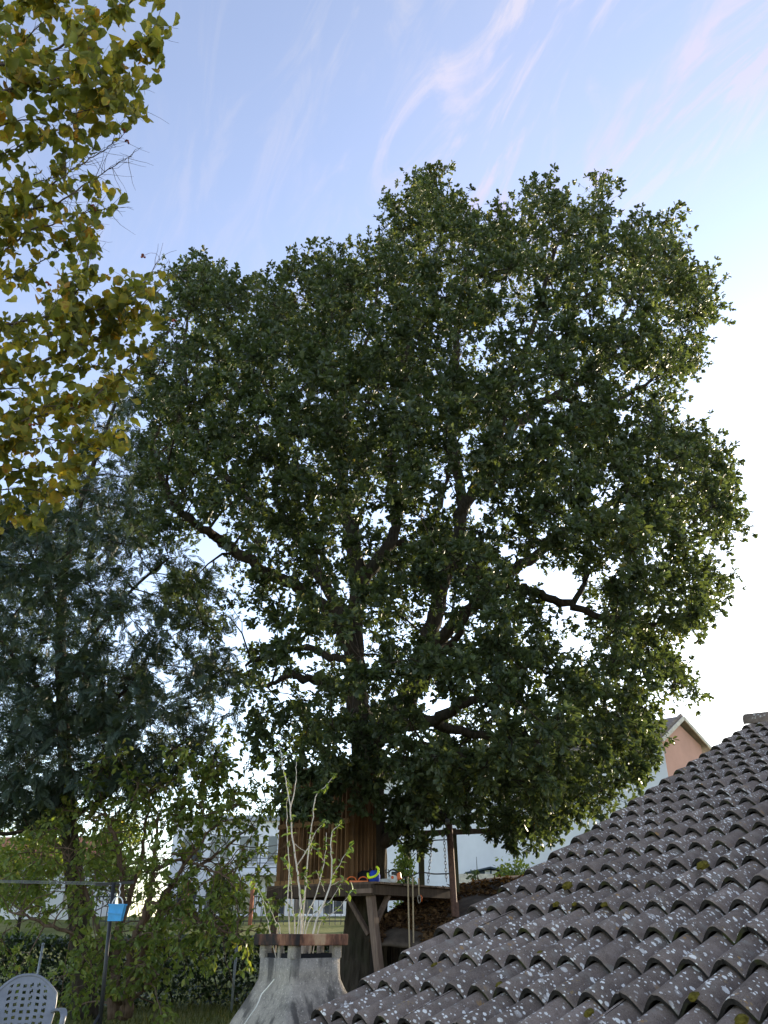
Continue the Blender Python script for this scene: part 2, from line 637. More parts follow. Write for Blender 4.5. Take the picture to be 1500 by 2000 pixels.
def spline(pts, n=6):
    """Catmull-Rom through pts"""
    p = np.asarray(pts, float)
    p = np.vstack([2 * p[0] - p[1], p, 2 * p[-1] - p[-2]])
    out = []
    for i in range(1, len(p) - 2):
        t = np.linspace(0, 1, n, endpoint=False)[:, None]
        a, b, c, d = p[i - 1], p[i], p[i + 1], p[i + 2]
        out.append(0.5 * ((2 * b) + (-a + c) * t + (2 * a - 5 * b + 4 * c - d) * t ** 2 + (-a + 3 * b - 3 * c + d) * t ** 3))
    out.append(p[-2][None])
    return np.vstack(out)


def unit(v):
    return v / (np.linalg.norm(v, axis=-1, keepdims=True) + 1e-9)


def rand_dir(n):
    return unit(RNG.normal(size=(n, 3)))


def smoothstep(x, a, b):
    t = np.clip((x - a) / (b - a), 0, 1)
    return t * t * (3 - 2 * t)


def snoise(p, seed=0, oct=3):
    """cheap smooth pseudo-noise from summed sines, about -1..1"""
    r = np.random.default_rng(seed)
    out = 0
    amp = 1.0
    fr = 1.0
    for _ in range(oct):
        for _k in range(3):
            k = r.normal(size=p.shape[-1]) * fr
            out = out + amp * np.sin(p @ k + r.uniform(0, 6.28))
        amp *= 0.5
        fr *= 2.0
    return out / 4.0


# leaf templates: vertices (x across, y along, z up) and polygons
def T_oak():
    half = [(0.0, 0.0), (0.22, 0.40), (0.14, 0.53), (0.27, 0.76), (0.0, 1.0)]
    v = [(x, y, 0.25 * x - 0.25 * (y - .5) ** 2) for x, y in half] + [(-x, y, 0.25 * x - 0.25 * (y - .5) ** 2) for x, y in half[1:-1]]
    n = len(half)
    a = list(range(n))
    b = [0] + [n - 1] + list(range(n + n - 3, n - 1, -1))
    return np.array(v), [np.array([a]), np.array([b])]


def T_simple(w=0.5, fold=0.3, curl=0.3):
    h = [(0, 0), (w * 0.42, 0.25), (w * 0.5, 0.5), (w * 0.28, 0.8), (0, 1.0)]
    v = [(x, y, fold * x - curl * y * y * 0.4) for x, y in h] + [(-x, y, fold * x - curl * y * y * 0.4) for x, y in h[1:-1]]
    return np.array(v), [np.array([[0, 1, 2, 3, 4]]), np.array([[0, 4, 7, 6, 5]])]


def T_diamond(w=0.45):
    v = [(0, 0, 0), (w / 2, 0.45, 0.05), (0, 1, -0.1), (-w / 2, 0.45, 0.05)]
    return np.array(v), [np.array([[0, 1, 2, 3]])]


def T_pinnate(pairs=6, lw=0.46, ll=0.28):
    vs, fs = [], []
    rr = np.random.default_rng(3)
    for i in range(pairs):
        y = 0.22 + 0.72 * i / (pairs - 1)
        s_ = ll * (0.75 + 0.4 * math.sin(math.pi * (i + 0.8) / pairs))
        for sg in (-1, 1):
            a = math.radians(62 - 22 * i / pairs) * sg
            d = np.array([math.sin(a), math.cos(a), -0.25 + rr.uniform(-.15, .1)])
            w = np.array([math.cos(a), -math.sin(a), 0]) * lw * 0.5 * s_
            b = np.array([0, y - 0.05, -0.12 * y * y])
            k = len(vs)
            vs += [b, b + d * s_ * .45 + w, b + d * s_, b + d * s_ * .45 - w]
            fs.append((k, k + 1, k + 2, k + 3))
    k = len(vs)
    b = np.array([0, 0.92, -0.11])
    vs += [b, b + [lw * ll * .5, ll * .45, -.05], b + [0, ll, -.15], b + [-lw * ll * .5, ll * .45, -.05]]
    fs.append((k, k + 1, k + 2, k + 3))
    k = len(vs)
    vs += [(0.008, 0, 0), (-0.008, 0, 0), (-0.006, 1, -.12), (0.006, 1, -.12)]
    fs.append((k, k + 1, k + 2, k + 3))
    return np.array(vs), [np.array(fs)]


def leaves(name, tmpl, pos, axis, nrm, scale, rnd, mat, parent):
    tv, tf = tmpl
    a = unit(axis)
    n = nrm - a * np.sum(nrm * a, axis=1, keepdims=True)
    n = unit(n)
    s_ = np.cross(a, n)
    V = (tv[None, :, 0:1] * s_[:, None] + tv[None, :, 1:2] * a[:, None] + tv[None, :, 2:3] * n[:, None]) * scale[:, None, None] + pos[:, None]
    N, K = V.shape[0], V.shape[1]
    polys = [(f[None] + (np.arange(N) * K)[:, None, None]).reshape(-1, f.shape[1]) for f in tf]
    me = np_mesh(name, V.reshape(-1, 3), polys, np.repeat(rnd, K))
    return stuff(link(name, me, mat, parent))


def prisms(a, b, r0, r1):
    """many thin three-sided twigs; returns verts, polys"""
    d = unit(b - a)
    ref = np.where(np.abs(d[:, 2:3]) < 0.9, np.array([[0, 0, 1.0]]), np.array([[1.0, 0, 0]]))
    u = unit(np.cross(d, ref))
    w = np.cross(d, u)
    vs = []
    for base, r in ((a, r0), (b, r1)):
        for k in range(3):
            t = 2 * math.pi * k / 3
            vs.append(base + np.reshape(r, (-1, 1)) * (math.cos(t) * u + math.sin(t) * w))
    V = np.stack(vs, 1)
    N = len(a)
    f = np.array([(0, 1, 4, 3), (1, 2, 5, 4), (2, 0, 3, 5)])
    return V.reshape(-1, 3), (f[None] + (np.arange(N) * 6)[:, None, None]).reshape(-1, 4)


def in_poly(px, py, poly):
    poly = np.asarray(poly, float)
    x0, y0 = poly[:, 0], poly[:, 1]
    x1, y1 = np.roll(x0, -1), np.roll(y0, -1)
    px, py = px[:, None], py[:, None]
    c = ((y0 > py) != (y1 > py)) & (px < (x1 - x0) * (py - y0) / (y1 - y0 + 1e-9) + x0)
    ins = c.sum(1) % 2 == 1
    dx, dy = x1 - x0, y1 - y0
    t = np.clip(((px - x0) * dx + (py - y0) * dy) / (dx * dx + dy * dy + 1e-9), 0, 1)
    d = np.sqrt((px - x0 - t * dx) ** 2 + (py - y0 - t * dy) ** 2).min(1)
    return ins, d


# ------------------------------------------------------------------ ground
def gz(x, y):
    x = np.asarray(x, float)
    y = np.asarray(y, float)
    low = -1.5 * smoothstep(x, -2.7, -1.5) * (1 - smoothstep(y, 8.0, 10.5))
    rise = 2.1 * smoothstep(y, 15.5, 52) * 1.0
    return low + rise + 0.03 * np.sin(x * 1.3 + y * 0.7) * smoothstep(y, 10, 14)


def build_ground():
    ys = np.concatenate([np.linspace(-12, 60, 90), np.geomspace(64, 900, 16)])
    xs = np.concatenate([-np.geomspace(900, 22, 16), np.linspace(-20, 20, 61), np.geomspace(22, 900, 16)])
    X, Y = np.meshgrid(xs, ys)
    Z = gz(X, Y)
    V = np.stack([X, Y, Z], -1).reshape(-1, 3)
    ny, nx = X.shape
    idx = np.arange(nx * ny).reshape(ny, nx)
    F = np.stack([idx[:-1, :-1], idx[:-1, 1:], idx[1:, 1:], idx[1:, :-1]], -1).reshape(-1, 4)
    structure(link('lawn', np_mesh('lawn', V, [F], None, True), 'lawn_ground'))


build_ground()


# ------------------------------------------------------------------ tiled outbuilding roof
R0 = EYE + np.array([1.084, 3.658, -0.215])
YAW, PIT = math.radians(-46.1), math.radians(21.3)
RU = np.array([math.cos(YAW), math.sin(YAW), 0.0])
RV = np.array([-math.sin(YAW) * math.cos(PIT), math.cos(YAW) * math.cos(PIT), math.sin(PIT)])
RN = np.cross(RU, RV)
LU, LV = 0.158, 0.34
JTOP = 20


def roofp(i, j, c=0.0):
    return R0 + RU * LU * i + RV * LV * j + RN * c


def tile_mesh(name, a0, a1, seed, verge=False):
    """one interlocking concrete tile with two rolls; local x along the course, y up the slope"""
    rr = np.random.default_rng(seed)
    A, T, LEN, TILT = 0.074, 0.021, 0.405, 0.040
    n = int(round((a1 - a0) * 12))
    ss = np.linspace(a0, a1, n + 1)
    ph = np.abs(((ss + 0.5) % 1.0) - 0.5)             # distance to the nearest crest in rolls

    def hgt(ph):
        return A * (0.5 + 0.5 * np.cos(2 * np.pi * ph)) ** 0.54 - A
    h = hgt(ph)
    if verge:
        left = ss < 0
        h[left] = hgt(np.minimum(-ss[left], 0.5) * 0.92)
    lip = np.where(ss >= a1 - 0.03, -0.004, 0.0)       # tucks under its neighbour
    bs = [0.0, 0.012, 0.2, LEN]
    V = []
    for bi, b in enumerate(bs):
        rnd_edge = -0.005 if bi == 0 else 0.0
        for s_, hh, lp in zip(ss, h, lip):
            wob = rr.normal() * 0.0008
            V.append((s_ * LU, b + (rr.normal() * 0.0015 if bi == 0 else 0), hh + lp + rnd_edge + wob - TILT * b / LV))
    m = n + 1
    nb = len(bs)
    for b in (0.004, LEN):
        for s_, hh in zip(ss, h):
            V.append((s_ * LU, b, hh - T - 0.006 - TILT * b / LV))
    V = np.array(V)
    F = []
    mi = []
    for bi in range(nb - 1):
        for k in range(n):
            F.append((bi * m + k, bi * m + k + 1, (bi + 1) * m + k + 1, (bi + 1) * m + k))
            mi.append(0)
    o = nb * m
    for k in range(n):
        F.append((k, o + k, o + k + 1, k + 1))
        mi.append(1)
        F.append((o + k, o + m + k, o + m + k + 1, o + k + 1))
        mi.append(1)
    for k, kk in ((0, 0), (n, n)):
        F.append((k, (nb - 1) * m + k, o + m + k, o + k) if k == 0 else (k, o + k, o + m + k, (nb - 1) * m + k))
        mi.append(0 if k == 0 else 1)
    me = bpy.data.meshes.new(name)
    me.from_pydata([tuple(q) for q in V], [], F)
    me.update()
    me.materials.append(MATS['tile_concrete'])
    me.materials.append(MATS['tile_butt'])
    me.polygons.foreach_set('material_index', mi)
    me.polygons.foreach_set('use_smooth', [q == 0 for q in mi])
    return me


def build_outbuilding():
    base = roofp(2, 2)
    base[2] = -1.5
    root = thing('outbuilding', 'low outbuilding under a grey tiled roof speckled with white lichen', 'building', base)
    # roof boards under the tiles (both slopes)
    i0, i1, j0, j1 = -11.3, 26, -4.6, JTOP + 0.3
    mb = MB()
    q = [roofp(i, j, -0.135) for i, j in ((i0, j0), (i1, j0), (i1, j1), (i0, j1))]
    back = [p_ + (RV * [1, 1, -1]) * LV * (j1 - j0) for p_ in (q[2], q[3])]
    dn = np.array([0, 0, -0.05])
    mb.add(q + [p_ + dn for p_ in q], [(0, 1, 2, 3), (7, 6, 5, 4), (0, 4, 5, 1), (0, 3, 7, 4), (1, 5, 6, 2)])
    mb.add([q[3], q[2], back[0], back[1]] + [p_ + dn for p_ in (q[3], q[2], back[0], back[1])], [(0, 1, 2, 3), (7, 6, 5, 4), (3, 2, 6, 7), (0, 3, 7, 4), (1, 5, 6, 2)])
    roof = mb.build('roof', 'dark_wood', root)
    # walls
    wl = MB()
    f0, f1 = roofp(i0 + 1.2, j0 + 1.5, -0.19), roofp(i1 - 1, j0 + 1.5, -0.19)
    rg0, rg1 = roofp(i0 + 1.2, j1, -0.19), roofp(i1 - 1, j1, -0.19)
    k0 = rg0 + (RV * [1, 1, -1]) * LV * (j1 - j0 - 1.5)
    k1 = rg1 + (RV * [1, 1, -1]) * LV * (j1 - j0 - 1.5)
    gl = lambda p_: np.array([p_[0], p_[1], -1.7])
    wl.add([gl(f0), gl(f1), gl(k1), gl(k0), f0, f1, k1, k0, rg0, rg1], [(0, 1, 5, 4), (1, 2, 6, 9, 5), (2, 3, 7, 6), (3, 0, 4, 8, 7)])
    wl.build('wall', 'plaster_grey', root)
    # tiles
    body = [tile_mesh('roof_tile', 0.0, 2.0, s_) for s_ in range(4)]
    verge = [tile_mesh('verge_tile', -0.46, 2.0, 20 + s_, True) for s_ in range(2)]
    cand = []
    for j in range(-4, JTOP):
        for k in range(0, 15):
            i = -11 + 2 * k
            pts = np.array([roofp(i + a, j + b) for a in (0, 2) for b in (0, 1)])
            x, y, d = proj(pts)
            vis = (d.min() > 0.2) and x.max() > -20 and x.min() < 1530 and y.max() > 0 and y.min() < 2040
            cand.append((d.mean(), vis, i, j, k))
    vis = sorted([c for c in cand if c[1]])[:300]
    rest = [c for c in cand if not c[1] or c not in vis]

    def mat4(i, j, rr):
        o_ = roofp(i, j)
        M = Matrix(((RU[0], RV[0], RN[0], o_[0]), (RU[1], RV[1], RN[1], o_[1]), (RU[2], RV[2], RN[2], o_[2]), (0, 0, 0, 1)))
        J = Matrix.Translation((rr.uniform(-.003, .003), rr.uniform(-.008, .008), rr.uniform(-.003, .003))) @ Matrix.Rotation(rr.uniform(-.010, .010), 4, 'Z') @ Matrix.Rotation(rr.uniform(-.008, .008), 4, 'Y')
        return M @ J
    rr = random.Random(3)
    for _, _, i, j, k in vis:
        me = verge[j % 2] if k == 0 else body[rr.randrange(4)]
        o = bpy.data.objects.new('verge_tile' if k == 0 else 'roof_tile', me)
        COL.objects.link(o)
        o.parent = roof
        o.matrix_local = mat4(i, j, rr)
    VV, FF = [], []
    n = 0
    src = np.array([v.co[:] for v in body[0].vertices])
    fc = np.array([p_.vertices[:] for p_ in body[0].polygons if len(p_.vertices) == 4])
    for _, _, i, j, k in rest:
        M = np.array(mat4(i, j, rr))
        VV.append(src @ M[:3, :3].T + M[:3, 3])
        FF.append(fc + n)
        n += len(src)
    if VV:
        stuff(link('far_roof_tiles', np_mesh('far_roof_tiles', np.concatenate(VV), [np.concatenate(FF)], None, True), 'tile_concrete', roof))
    # ridge caps
    for k in range(0, 12):
        c0 = roofp(-11.6 + k * 2.3, JTOP + 0.05, 0.015)
        c1 = roofp(-11.6 + (k + 1) * 2.3 + 0.35, JTOP + 0.05, 0.0)
        th = np.linspace(-0.15, math.pi + 0.15, 11)
        up = np.array([0, 0, 1.0])
        sd = np.cross(RU, up)
        vs = []
        for c_, r in ((c0, 0.125), (c0, 0.108), (c1, 0.112), (c1, 0.095)):
            vs += [c_ - up * 0.07 + r * (math.cos(t) * sd + math.sin(t) * up) for t in th]
        m = len(th)
        fs = []
        for q_ in range(m - 1):
            fs += [(q_, q_ + 1, 2 * m + q_ + 1, 2 * m + q_), (m + q_, 3 * m + q_, 3 * m + q_ + 1, m + q_ + 1), (q_, m + q_, m + q_ + 1, q_ + 1)]
        MB().add(vs, fs).build('ridge_tile', 'tile_concrete', roof, True)
    # moss cushions lodged on the tiles
    for (px_, py_, r, sq) in ((1372, 1690, 0.040, .55), (1108, 1730, 0.034, .7), (1086, 1766, 0.022, .6), (1180, 1767, 0.020, .6), (1122, 1766, .016, .7), (1150, 1978, 0.022, .5), (1355, 1946, 0.026, .5), (1448, 1992, 0.026, .6), (848, 1884, .016, .5), (975, 1923, .018, .6), (1054, 1862, .018, .6), (954, 1859, .014, .6)):
        x = (px_ - 750.0) / FPX
        u = (1000.0 - py_) / FPX
        d = np.array([x, COS - u * SIN, SIN + u * COS])
        t = ((R0 - RN * 0.012 - EYE) @ RN) / (d @ RN)
        c_ = EYE + d * t
        th = np.linspace(0, 2 * np.pi, 12, endpoint=False)
        vs = []
        for f_ in np.linspace(-0.5, 1.0, 6):
            rad = math.sqrt(max(0.02, 1 - max(f_, -.2) ** 2))
            for t_ in th:
                jj = 1 + 0.22 * RNG.normal() * .6
                vs.append(c_ + r * (rad * jj * (math.cos(t_) * RU * 0.8 + math.sin(t_) * RV * 1.3)) + RN * r * sq * f_)
        fs = [(a * 12 + k, a * 12 + (k + 1) % 12, (a + 1) * 12 + (k + 1) % 12, (a + 1) * 12 + k) for a in range(5) for k in range(12)] + [tuple(60 + k for k in range(12))]
        MB().add(vs, fs).build('moss_clump', 'moss', roof, True)


build_outbuilding()


# ------------------------------------------------------------------ chimney with a sapling growing out of it
CH = P(582, 1846, 5.2)
CH_ROT = math.radians(41)


def build_chimney():
    c0 = np.array([CH[0] - 0.005, CH[1] + 0.22, 0.0])
    root = thing('chimney', 'weathered concrete chimney with flared base and sooty clay rim', 'chimney', (c0[0], c0[1], -1.5))
    ex = np.array([math.cos(CH_ROT), math.sin(CH_ROT), 0])
    ey = np.array([-math.sin(CH_ROT), math.cos(CH_ROT), 0])
    ez = np.array([0, 0, 1.0])

    def zrow(py):
        return P(582, py, 5.2)[2]
    zt, zb, zo, zn = zrow(1824), zrow(1847), zrow(1872), zrow(1916)
    # flared shaft as a rounded-square loft
    rows = [(-1.5, 0.42), (0.30, 0.42), (zrow(2000) - 0.10, 0.335), (zrow(2000), 0.292), (zrow(1975), 0.258), (zrow(1950), 0.226), (zrow(1932), 0.204), (zn, 0.188), (zrow(1905), 0.184), (zo, 0.183)]
    prof = []
    for a in range(4):
        for t in (0.06, 0.28, 0.5, 0.72, 0.94):
            prof.append((a, t))

    def ring(h, z, rnd=0.05):
        pts = []
        cs = [(-1, -1), (1, -1), (1, 1), (-1, 1)]
        for a in range(4):
            p0, p1 = np.array(cs[a]), np.array(cs[(a + 1) % 4])
            for t in (0.0, 0.03, 0.10, 0.3, 0.5, 0.7, 0.90, 0.97):
                p_ = p0 + (p1 - p0) * t
                rr_ = (abs(p_[0]) ** 14 + abs(p_[1]) ** 14) ** (1 / 14)
                p_ = p_ / rr_
                pts.append(c0 + ex * p_[0] * h + ey * p_[1] * h + ez * z)
        return pts
    mb = MB()
    vs = []
    for z, h in rows:
        vs += ring(h, z)
    vs += ring(0.14, zo) + ring(0.13, zo - 0.35)
    m = 32
    nr = len(rows) + 2
    fs = [(r * m + k, r * m + (k + 1) % m, (r + 1) * m + (k + 1) % m, (r + 1) * m + k) for r in range(nr - 1) for k in range(m)]
    fs.append(tuple((nr - 1) * m + k for k in range(m)))
    vs = np.array(vs)
    vs = vs + 0.003 * np.stack([snoise(vs * 9, 1), snoise(vs * 9, 2), 0 * vs[:, 0]], 1)
    mb.add(vs, fs)
    mb.build('shaft', 'chimney_concrete', root, True)
    # stubby pillars between the smoke holes
    hp = 0.183 - 0.031
    for a, b, w in ((-1, -1, .030), (1, -1, .028), (1, 1, .028), (-1, 1, .028), (-1, -.05, .015), (1, 0, .018)):
        MB().box(c0 + ex * a * hp + ey * b * hp + ez * (zo + zb) / 2, ex * w, ey * w, ez * ((zb - zo) / 2 + 0.004)).build('pillar', 'chimney_concrete', root, False, 0.006)
    # sooty black strips added to bring shade into the lit smoke holes
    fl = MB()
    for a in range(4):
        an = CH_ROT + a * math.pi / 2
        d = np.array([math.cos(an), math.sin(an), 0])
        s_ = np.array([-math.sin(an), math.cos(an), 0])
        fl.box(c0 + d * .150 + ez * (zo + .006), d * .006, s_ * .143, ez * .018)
    fl.build('flue_shade_strip', 'black_fabric', root)
    # clay rim, four slabs round an open middle
    H, ins = 0.208, 0.055
    zc, hz = (zt + zb) / 2, (zt - zb) / 2
    for a in range(4):
        an = CH_ROT + a * math.pi / 2
        d = np.array([math.cos(an), math.sin(an), 0])
        s_ = np.array([-math.sin(an), math.cos(an), 0])
        MB().box(c0 + d * (H - ins / 2) + s_ * (ins / 2) + ez * zc, d * ins / 2, s_ * (H - ins / 2 - 0.001), ez * hz).build('rim_slab', 'cap_clay' if d[0] > 0 else 'cap_clay_soot_shade', root, False, 0.005)
    # pale mortar seam running down the left face
    pts = []
    for px_, py_ in ((536, 1914), (524, 1930), (512, 1944), (506, 1958), (499, 1972), (490, 1985), (482, 1998), (474, 2010)):
        z = zrow(py_)
        h = np.interp(z, [r_[0] for r_ in rows], [r_[1] for r_ in rows])
        # find the point along the left face with this pixel column
        best = None
        for t in np.linspace(-1, 1, 81):
            w = c0 - ex * h * 1.0 + ey * h * t + ez * z
            x, y, _ = proj(w)
            if best is None or abs(x[0] - px_) < best[0]:
                best = (abs(x[0] - px_), w)
        pts.append(best[1])
    MB().tube(spline(pts, 3), 0.0045, 5).build('mortar_seam', 'mortar_white', root)
    return c0, zo


CH0, CHZ = build_chimney()


def build_sapling():
    root = thing('sapling', 'pale-stemmed leafy sapling sprouting from the chimney top', 'sapling', (CH0[0], CH0[1], CHZ - 0.3))
    z = lambda q: P(400 + q[0] / 3.6375, 1450 + q[1] / 3.6375, 1)
    stems = [
        ([(680, 1360), (680, 1150), (665, 980), (650, 850), (620, 650), (605, 450), (580, 300), (555, 170), (545, 90), (525, 10)], .0062),
        ([(605, 480), (640, 330), (650, 180), (655, 90)], .0032), ([(555, 165), (510, 125), (470, 90)], .002), ([(553, 130), (582, 92)], .002),
        ([(600, 1350), (590, 1100), (600, 900), (585, 650), (582, 470), (598, 290)], .0040),
        ([(690, 1350), (720, 950), (740, 720), (765, 560), (785, 390), (850, 320), (930, 220)], .0048),
        ([(660, 870), (740, 740), (790, 630), (860, 560)], .003),
        ([(700, 1340), (790, 1080), (850, 850), (865, 640)], .0042), ([(842, 840), (800, 770)], .002),
        ([(770, 1350), (870, 1080), (900, 950), (895, 760), (905, 640), (960, 580)], .0058),
        ([(898, 970), (950, 880), (1030, 740)], .0034), ([(885, 1020), (930, 1000), (990, 980)], .0026),
        ([(800, 1350), (860, 1250), (950, 1180), (1050, 1050)], .003),
        ([(470, 1355), (430, 1220), (400, 1080), (330, 960)], .003), ([(520, 1350), (470, 1200), (450, 1130)], .0028),
        ([(640, 1355), (620, 1150), (610, 960), (560, 820)], .0044), ([(720, 1330), (830, 1180), (890, 1130), (965, 1010)], .0032),
        ([(660, 1350), (690, 1150), (725, 1000), (700, 930)], .0034), ([(540, 1355), (500, 1270), (460, 1180), (395, 1090)], .0026),
        ([(640, 720), (700, 770), (745, 790), (770, 720)], .0016), ([(850, 1060), (830, 1000), (790, 910)], .0018)]
    lp, la = [], []
    for k, (pp, r) in enumerate(stems):
        y0 = CH0[1] + random.uniform(-.10, .10)
        yv = y0 + np.linspace(0, 1, len(pp)) * random.uniform(-.12, .10)
        q = [P(400 + a / 3.6375, 1450 + b / 3.6375, yy) for (a, b), yy in zip(pp, yv)]
        if pp[0][1] > 1300:
            q = [np.array([CH0[0] + 0.25 * (q[0][0] - CH0[0]), CH0[1] + 0.25 * (q[0][1] - CH0[1]), CHZ - 0.3])] + q
        sp = spline(q, 5)
        sp[1:] += RNG.normal(size=sp[1:].shape) * 0.0016
        MB().tube(sp, np.linspace(r * 1.25, max(0.0014, r * .42), len(sp)), 6).build('stem', 'sapling_bark', root, True)
        s_ = sp[len(sp) // 4:]
        for i in range(len(s_)):
            pr = 0.32 + 0.5 * i / len(s_)
            if s_[i][2] > CHZ + 0.17 and RNG.random() < pr:
                for _ in range(2 if i < len(s_) - 2 else 5):
                    lp.append(s_[i])
                    d = RNG.normal(size=3) * [1, 1, .6] + [0, 0, .15]
                    la.append(d)
    lp, la = np.array(lp), unit(np.array(la))
    n = len(lp)
    nr = rand_dir(n) * .6 + [0, -.3, 1]
    leaves('foliage', T_simple(0.55, 0.35, 0.5), lp, la, nr, RNG.uniform(.022, .050, n), RNG.random(n), 'sapling_leaf', root)


build_sapling()


# ------------------------------------------------------------------ tree builders
def grow(root, limb_nodes, limb_rad, centers, radii, crown_c, twigs, per, tmpl, lsize, leafmat, barkmat, up=0.25, rnd_hi=None, out_bias=0.7, branch_k=0.010, alongside=True, hang=0.0):
    """connect every foliage clump to the limbs by a curved branch, then twigs and leaves"""
    nodes = [np.asarray(limb_nodes)]
    nrad = [np.asarray(limb_rad)]
    NP, NR = np.vstack(nodes), np.concatenate(nrad)
    d0 = np.array([np.min(np.linalg.norm(NP - c, axis=1)) for c in centers])
    mb = MB()
    for k in np.argsort(d0):
        c = centers[k]
        dv = c - NP
        dist = np.linalg.norm(dv, axis=1)
        cost = dist + 0.6 * np.maximum(0, NP[:, 2] - c[2]) + 0.03 / (NR + 0.01) * 0.2
        b = int(np.argmin(cost))
        s_ = NP[b]
        L_ = np.linalg.norm(c - s_)
        n = max(4, int(L_ / 0.35))
        mid = (s_ + c) / 2 + np.array([0, 0, 0.16 * L_]) + RNG.normal(size=3) * 0.10 * L_
        t = np.linspace(0, 1, n)[:, None]
        pts = (1 - t) ** 2 * s_ + 2 * t * (1 - t) * mid + t ** 2 * c
        pts[1:-1] += RNG.normal(size=(n - 2, 3)) * 0.02 * min(L_, 1.5)
        r0 = min(NR[b] * 0.62, 0.012 + branch_k * L_ * 1.6)
        rad = np.linspace(max(r0, .008), 0.007, n)
        mb.tube(pts, rad, 5, False)
        NP = np.vstack([NP, pts[1:]])
        NR = np.concatenate([NR, rad[1:]])
    stuff(mb.build('branches', barkmat, root, True))
    # twigs
    K = twigs
    C = np.repeat(centers, K, 0)
    Rr = np.repeat(radii, K)
    outd = unit(C - crown_c)
    d = unit(rand_dir(len(C)) + out_bias * outd * RNG.random((len(C), 1)) + [0, 0, up])
    ln = Rr * RNG.uniform(0.45, 1.15, len(C))
    start = C + rand_dir(len(C)) * (Rr * 0.25)[:, None]
    end = start + d * ln[:, None]
    end[:, 2] -= hang * ln
    tv, tf = prisms(C, end, np.full(len(C), .005), np.full(len(C), .0016))
    me = np_mesh('twigs', tv, [tf])
    stuff(link('twigs', me, barkmat, root))
    # leaves: a rosette at each twig end and some along it
    f = np.where(RNG.random((len(C), per)) < 0.5, 1.0, RNG.random((len(C), per)) * 0.75 + 0.2)
    pos = (start[:, None] + (end - start)[:, None] * f[:, :, None]).reshape(-1, 3)
    td = np.repeat(unit(end - start), per, 0)
    N = len(pos)
    ax = unit(rand_dir(N) + 0.7 * td + [0, 0, -0.15 - hang])
    nr = rand_dir(N) * 0.75 + [0, 0, 0.8]
    sz = RNG.uniform(lsize[0], lsize[1], N)
    cl = np.repeat(RNG.normal(size=len(centers)) * 0.10, K * per)
    r = np.clip(RNG.normal(0.42, 0.18, N) + cl, 0, 0.97)
    if rnd_hi is not None:
        r = rnd_hi(pos, r)
    return leaves('crown', tmpl, pos, ax, nr, sz, r, leafmat, root)


def furrowed(pts, rad, sides=72, amp=0.045, seed=1, nv=7):
    """trunk with vertical bark ridges: per-vertex radii"""
    sp = spline(pts, nv)
    rr = np.interp(np.linspace(0, 1, len(sp)), np.linspace(0, 1, len(rad)), rad)
    th = np.linspace(0, 2 * np.pi, sides, endpoint=False)
    R = np.zeros((len(sp), sides))
    for i in range(len(sp)):
        w = 1.6 * math.sin(i * 0.21 + seed) + 0.8 * math.sin(i * .53)
        R[i] = rr[i] * (1 + amp * np.abs(np.sin(9 * th + w + 0.5 * np.sin(3 * th + i * .3))) + 0.06 * np.sin(2 * th + seed + i * 0.12) + 0.04 * np.sin(5 * th + i * .17) + 0.012 * RNG.normal(size=sides))
    return sp, R, rr


# ------------------------------------------------------------------ the oak
OAK_POLY = [(262, 905), (250, 800), (285, 660), (312, 545), (350, 490), (400, 492), (440, 520), (480, 545), (555, 490), (590, 500), (625, 465), (690, 480), (672, 400), (690, 395), (725, 445), (748, 420), (706, 345), (740, 335), (780, 360), (806, 310), (860, 325), (900, 365), (922, 312), (950, 372), (1000, 322), (1030, 350), (1062, 325), (1085, 362), (1130, 372), (1150, 310), (1196, 294), (1212, 345), (1200, 420), (1225, 408), (1262, 366), (1300, 400), (1345, 432), (1362, 505), (1398, 528), (1418, 590), (1385, 660), (1392, 735), (1340, 775), (1345, 800), (1405, 830), (1462, 945), (1455, 1045), (1420, 1090), (1432, 1160), (1402, 1215), (1350, 1250), (1355, 1310), (1395, 1375), (1340, 1385), (1285, 1400), (1300, 1440), (1330, 1480), (1270, 1520), (1235, 1565), (1160, 1600), (1060, 1655), (960, 1640), (880, 1600), (790, 1625), (700, 1560), (600, 1545), (500, 1500), (440, 1400), (370, 1320), (330, 1180), (290, 1050)]


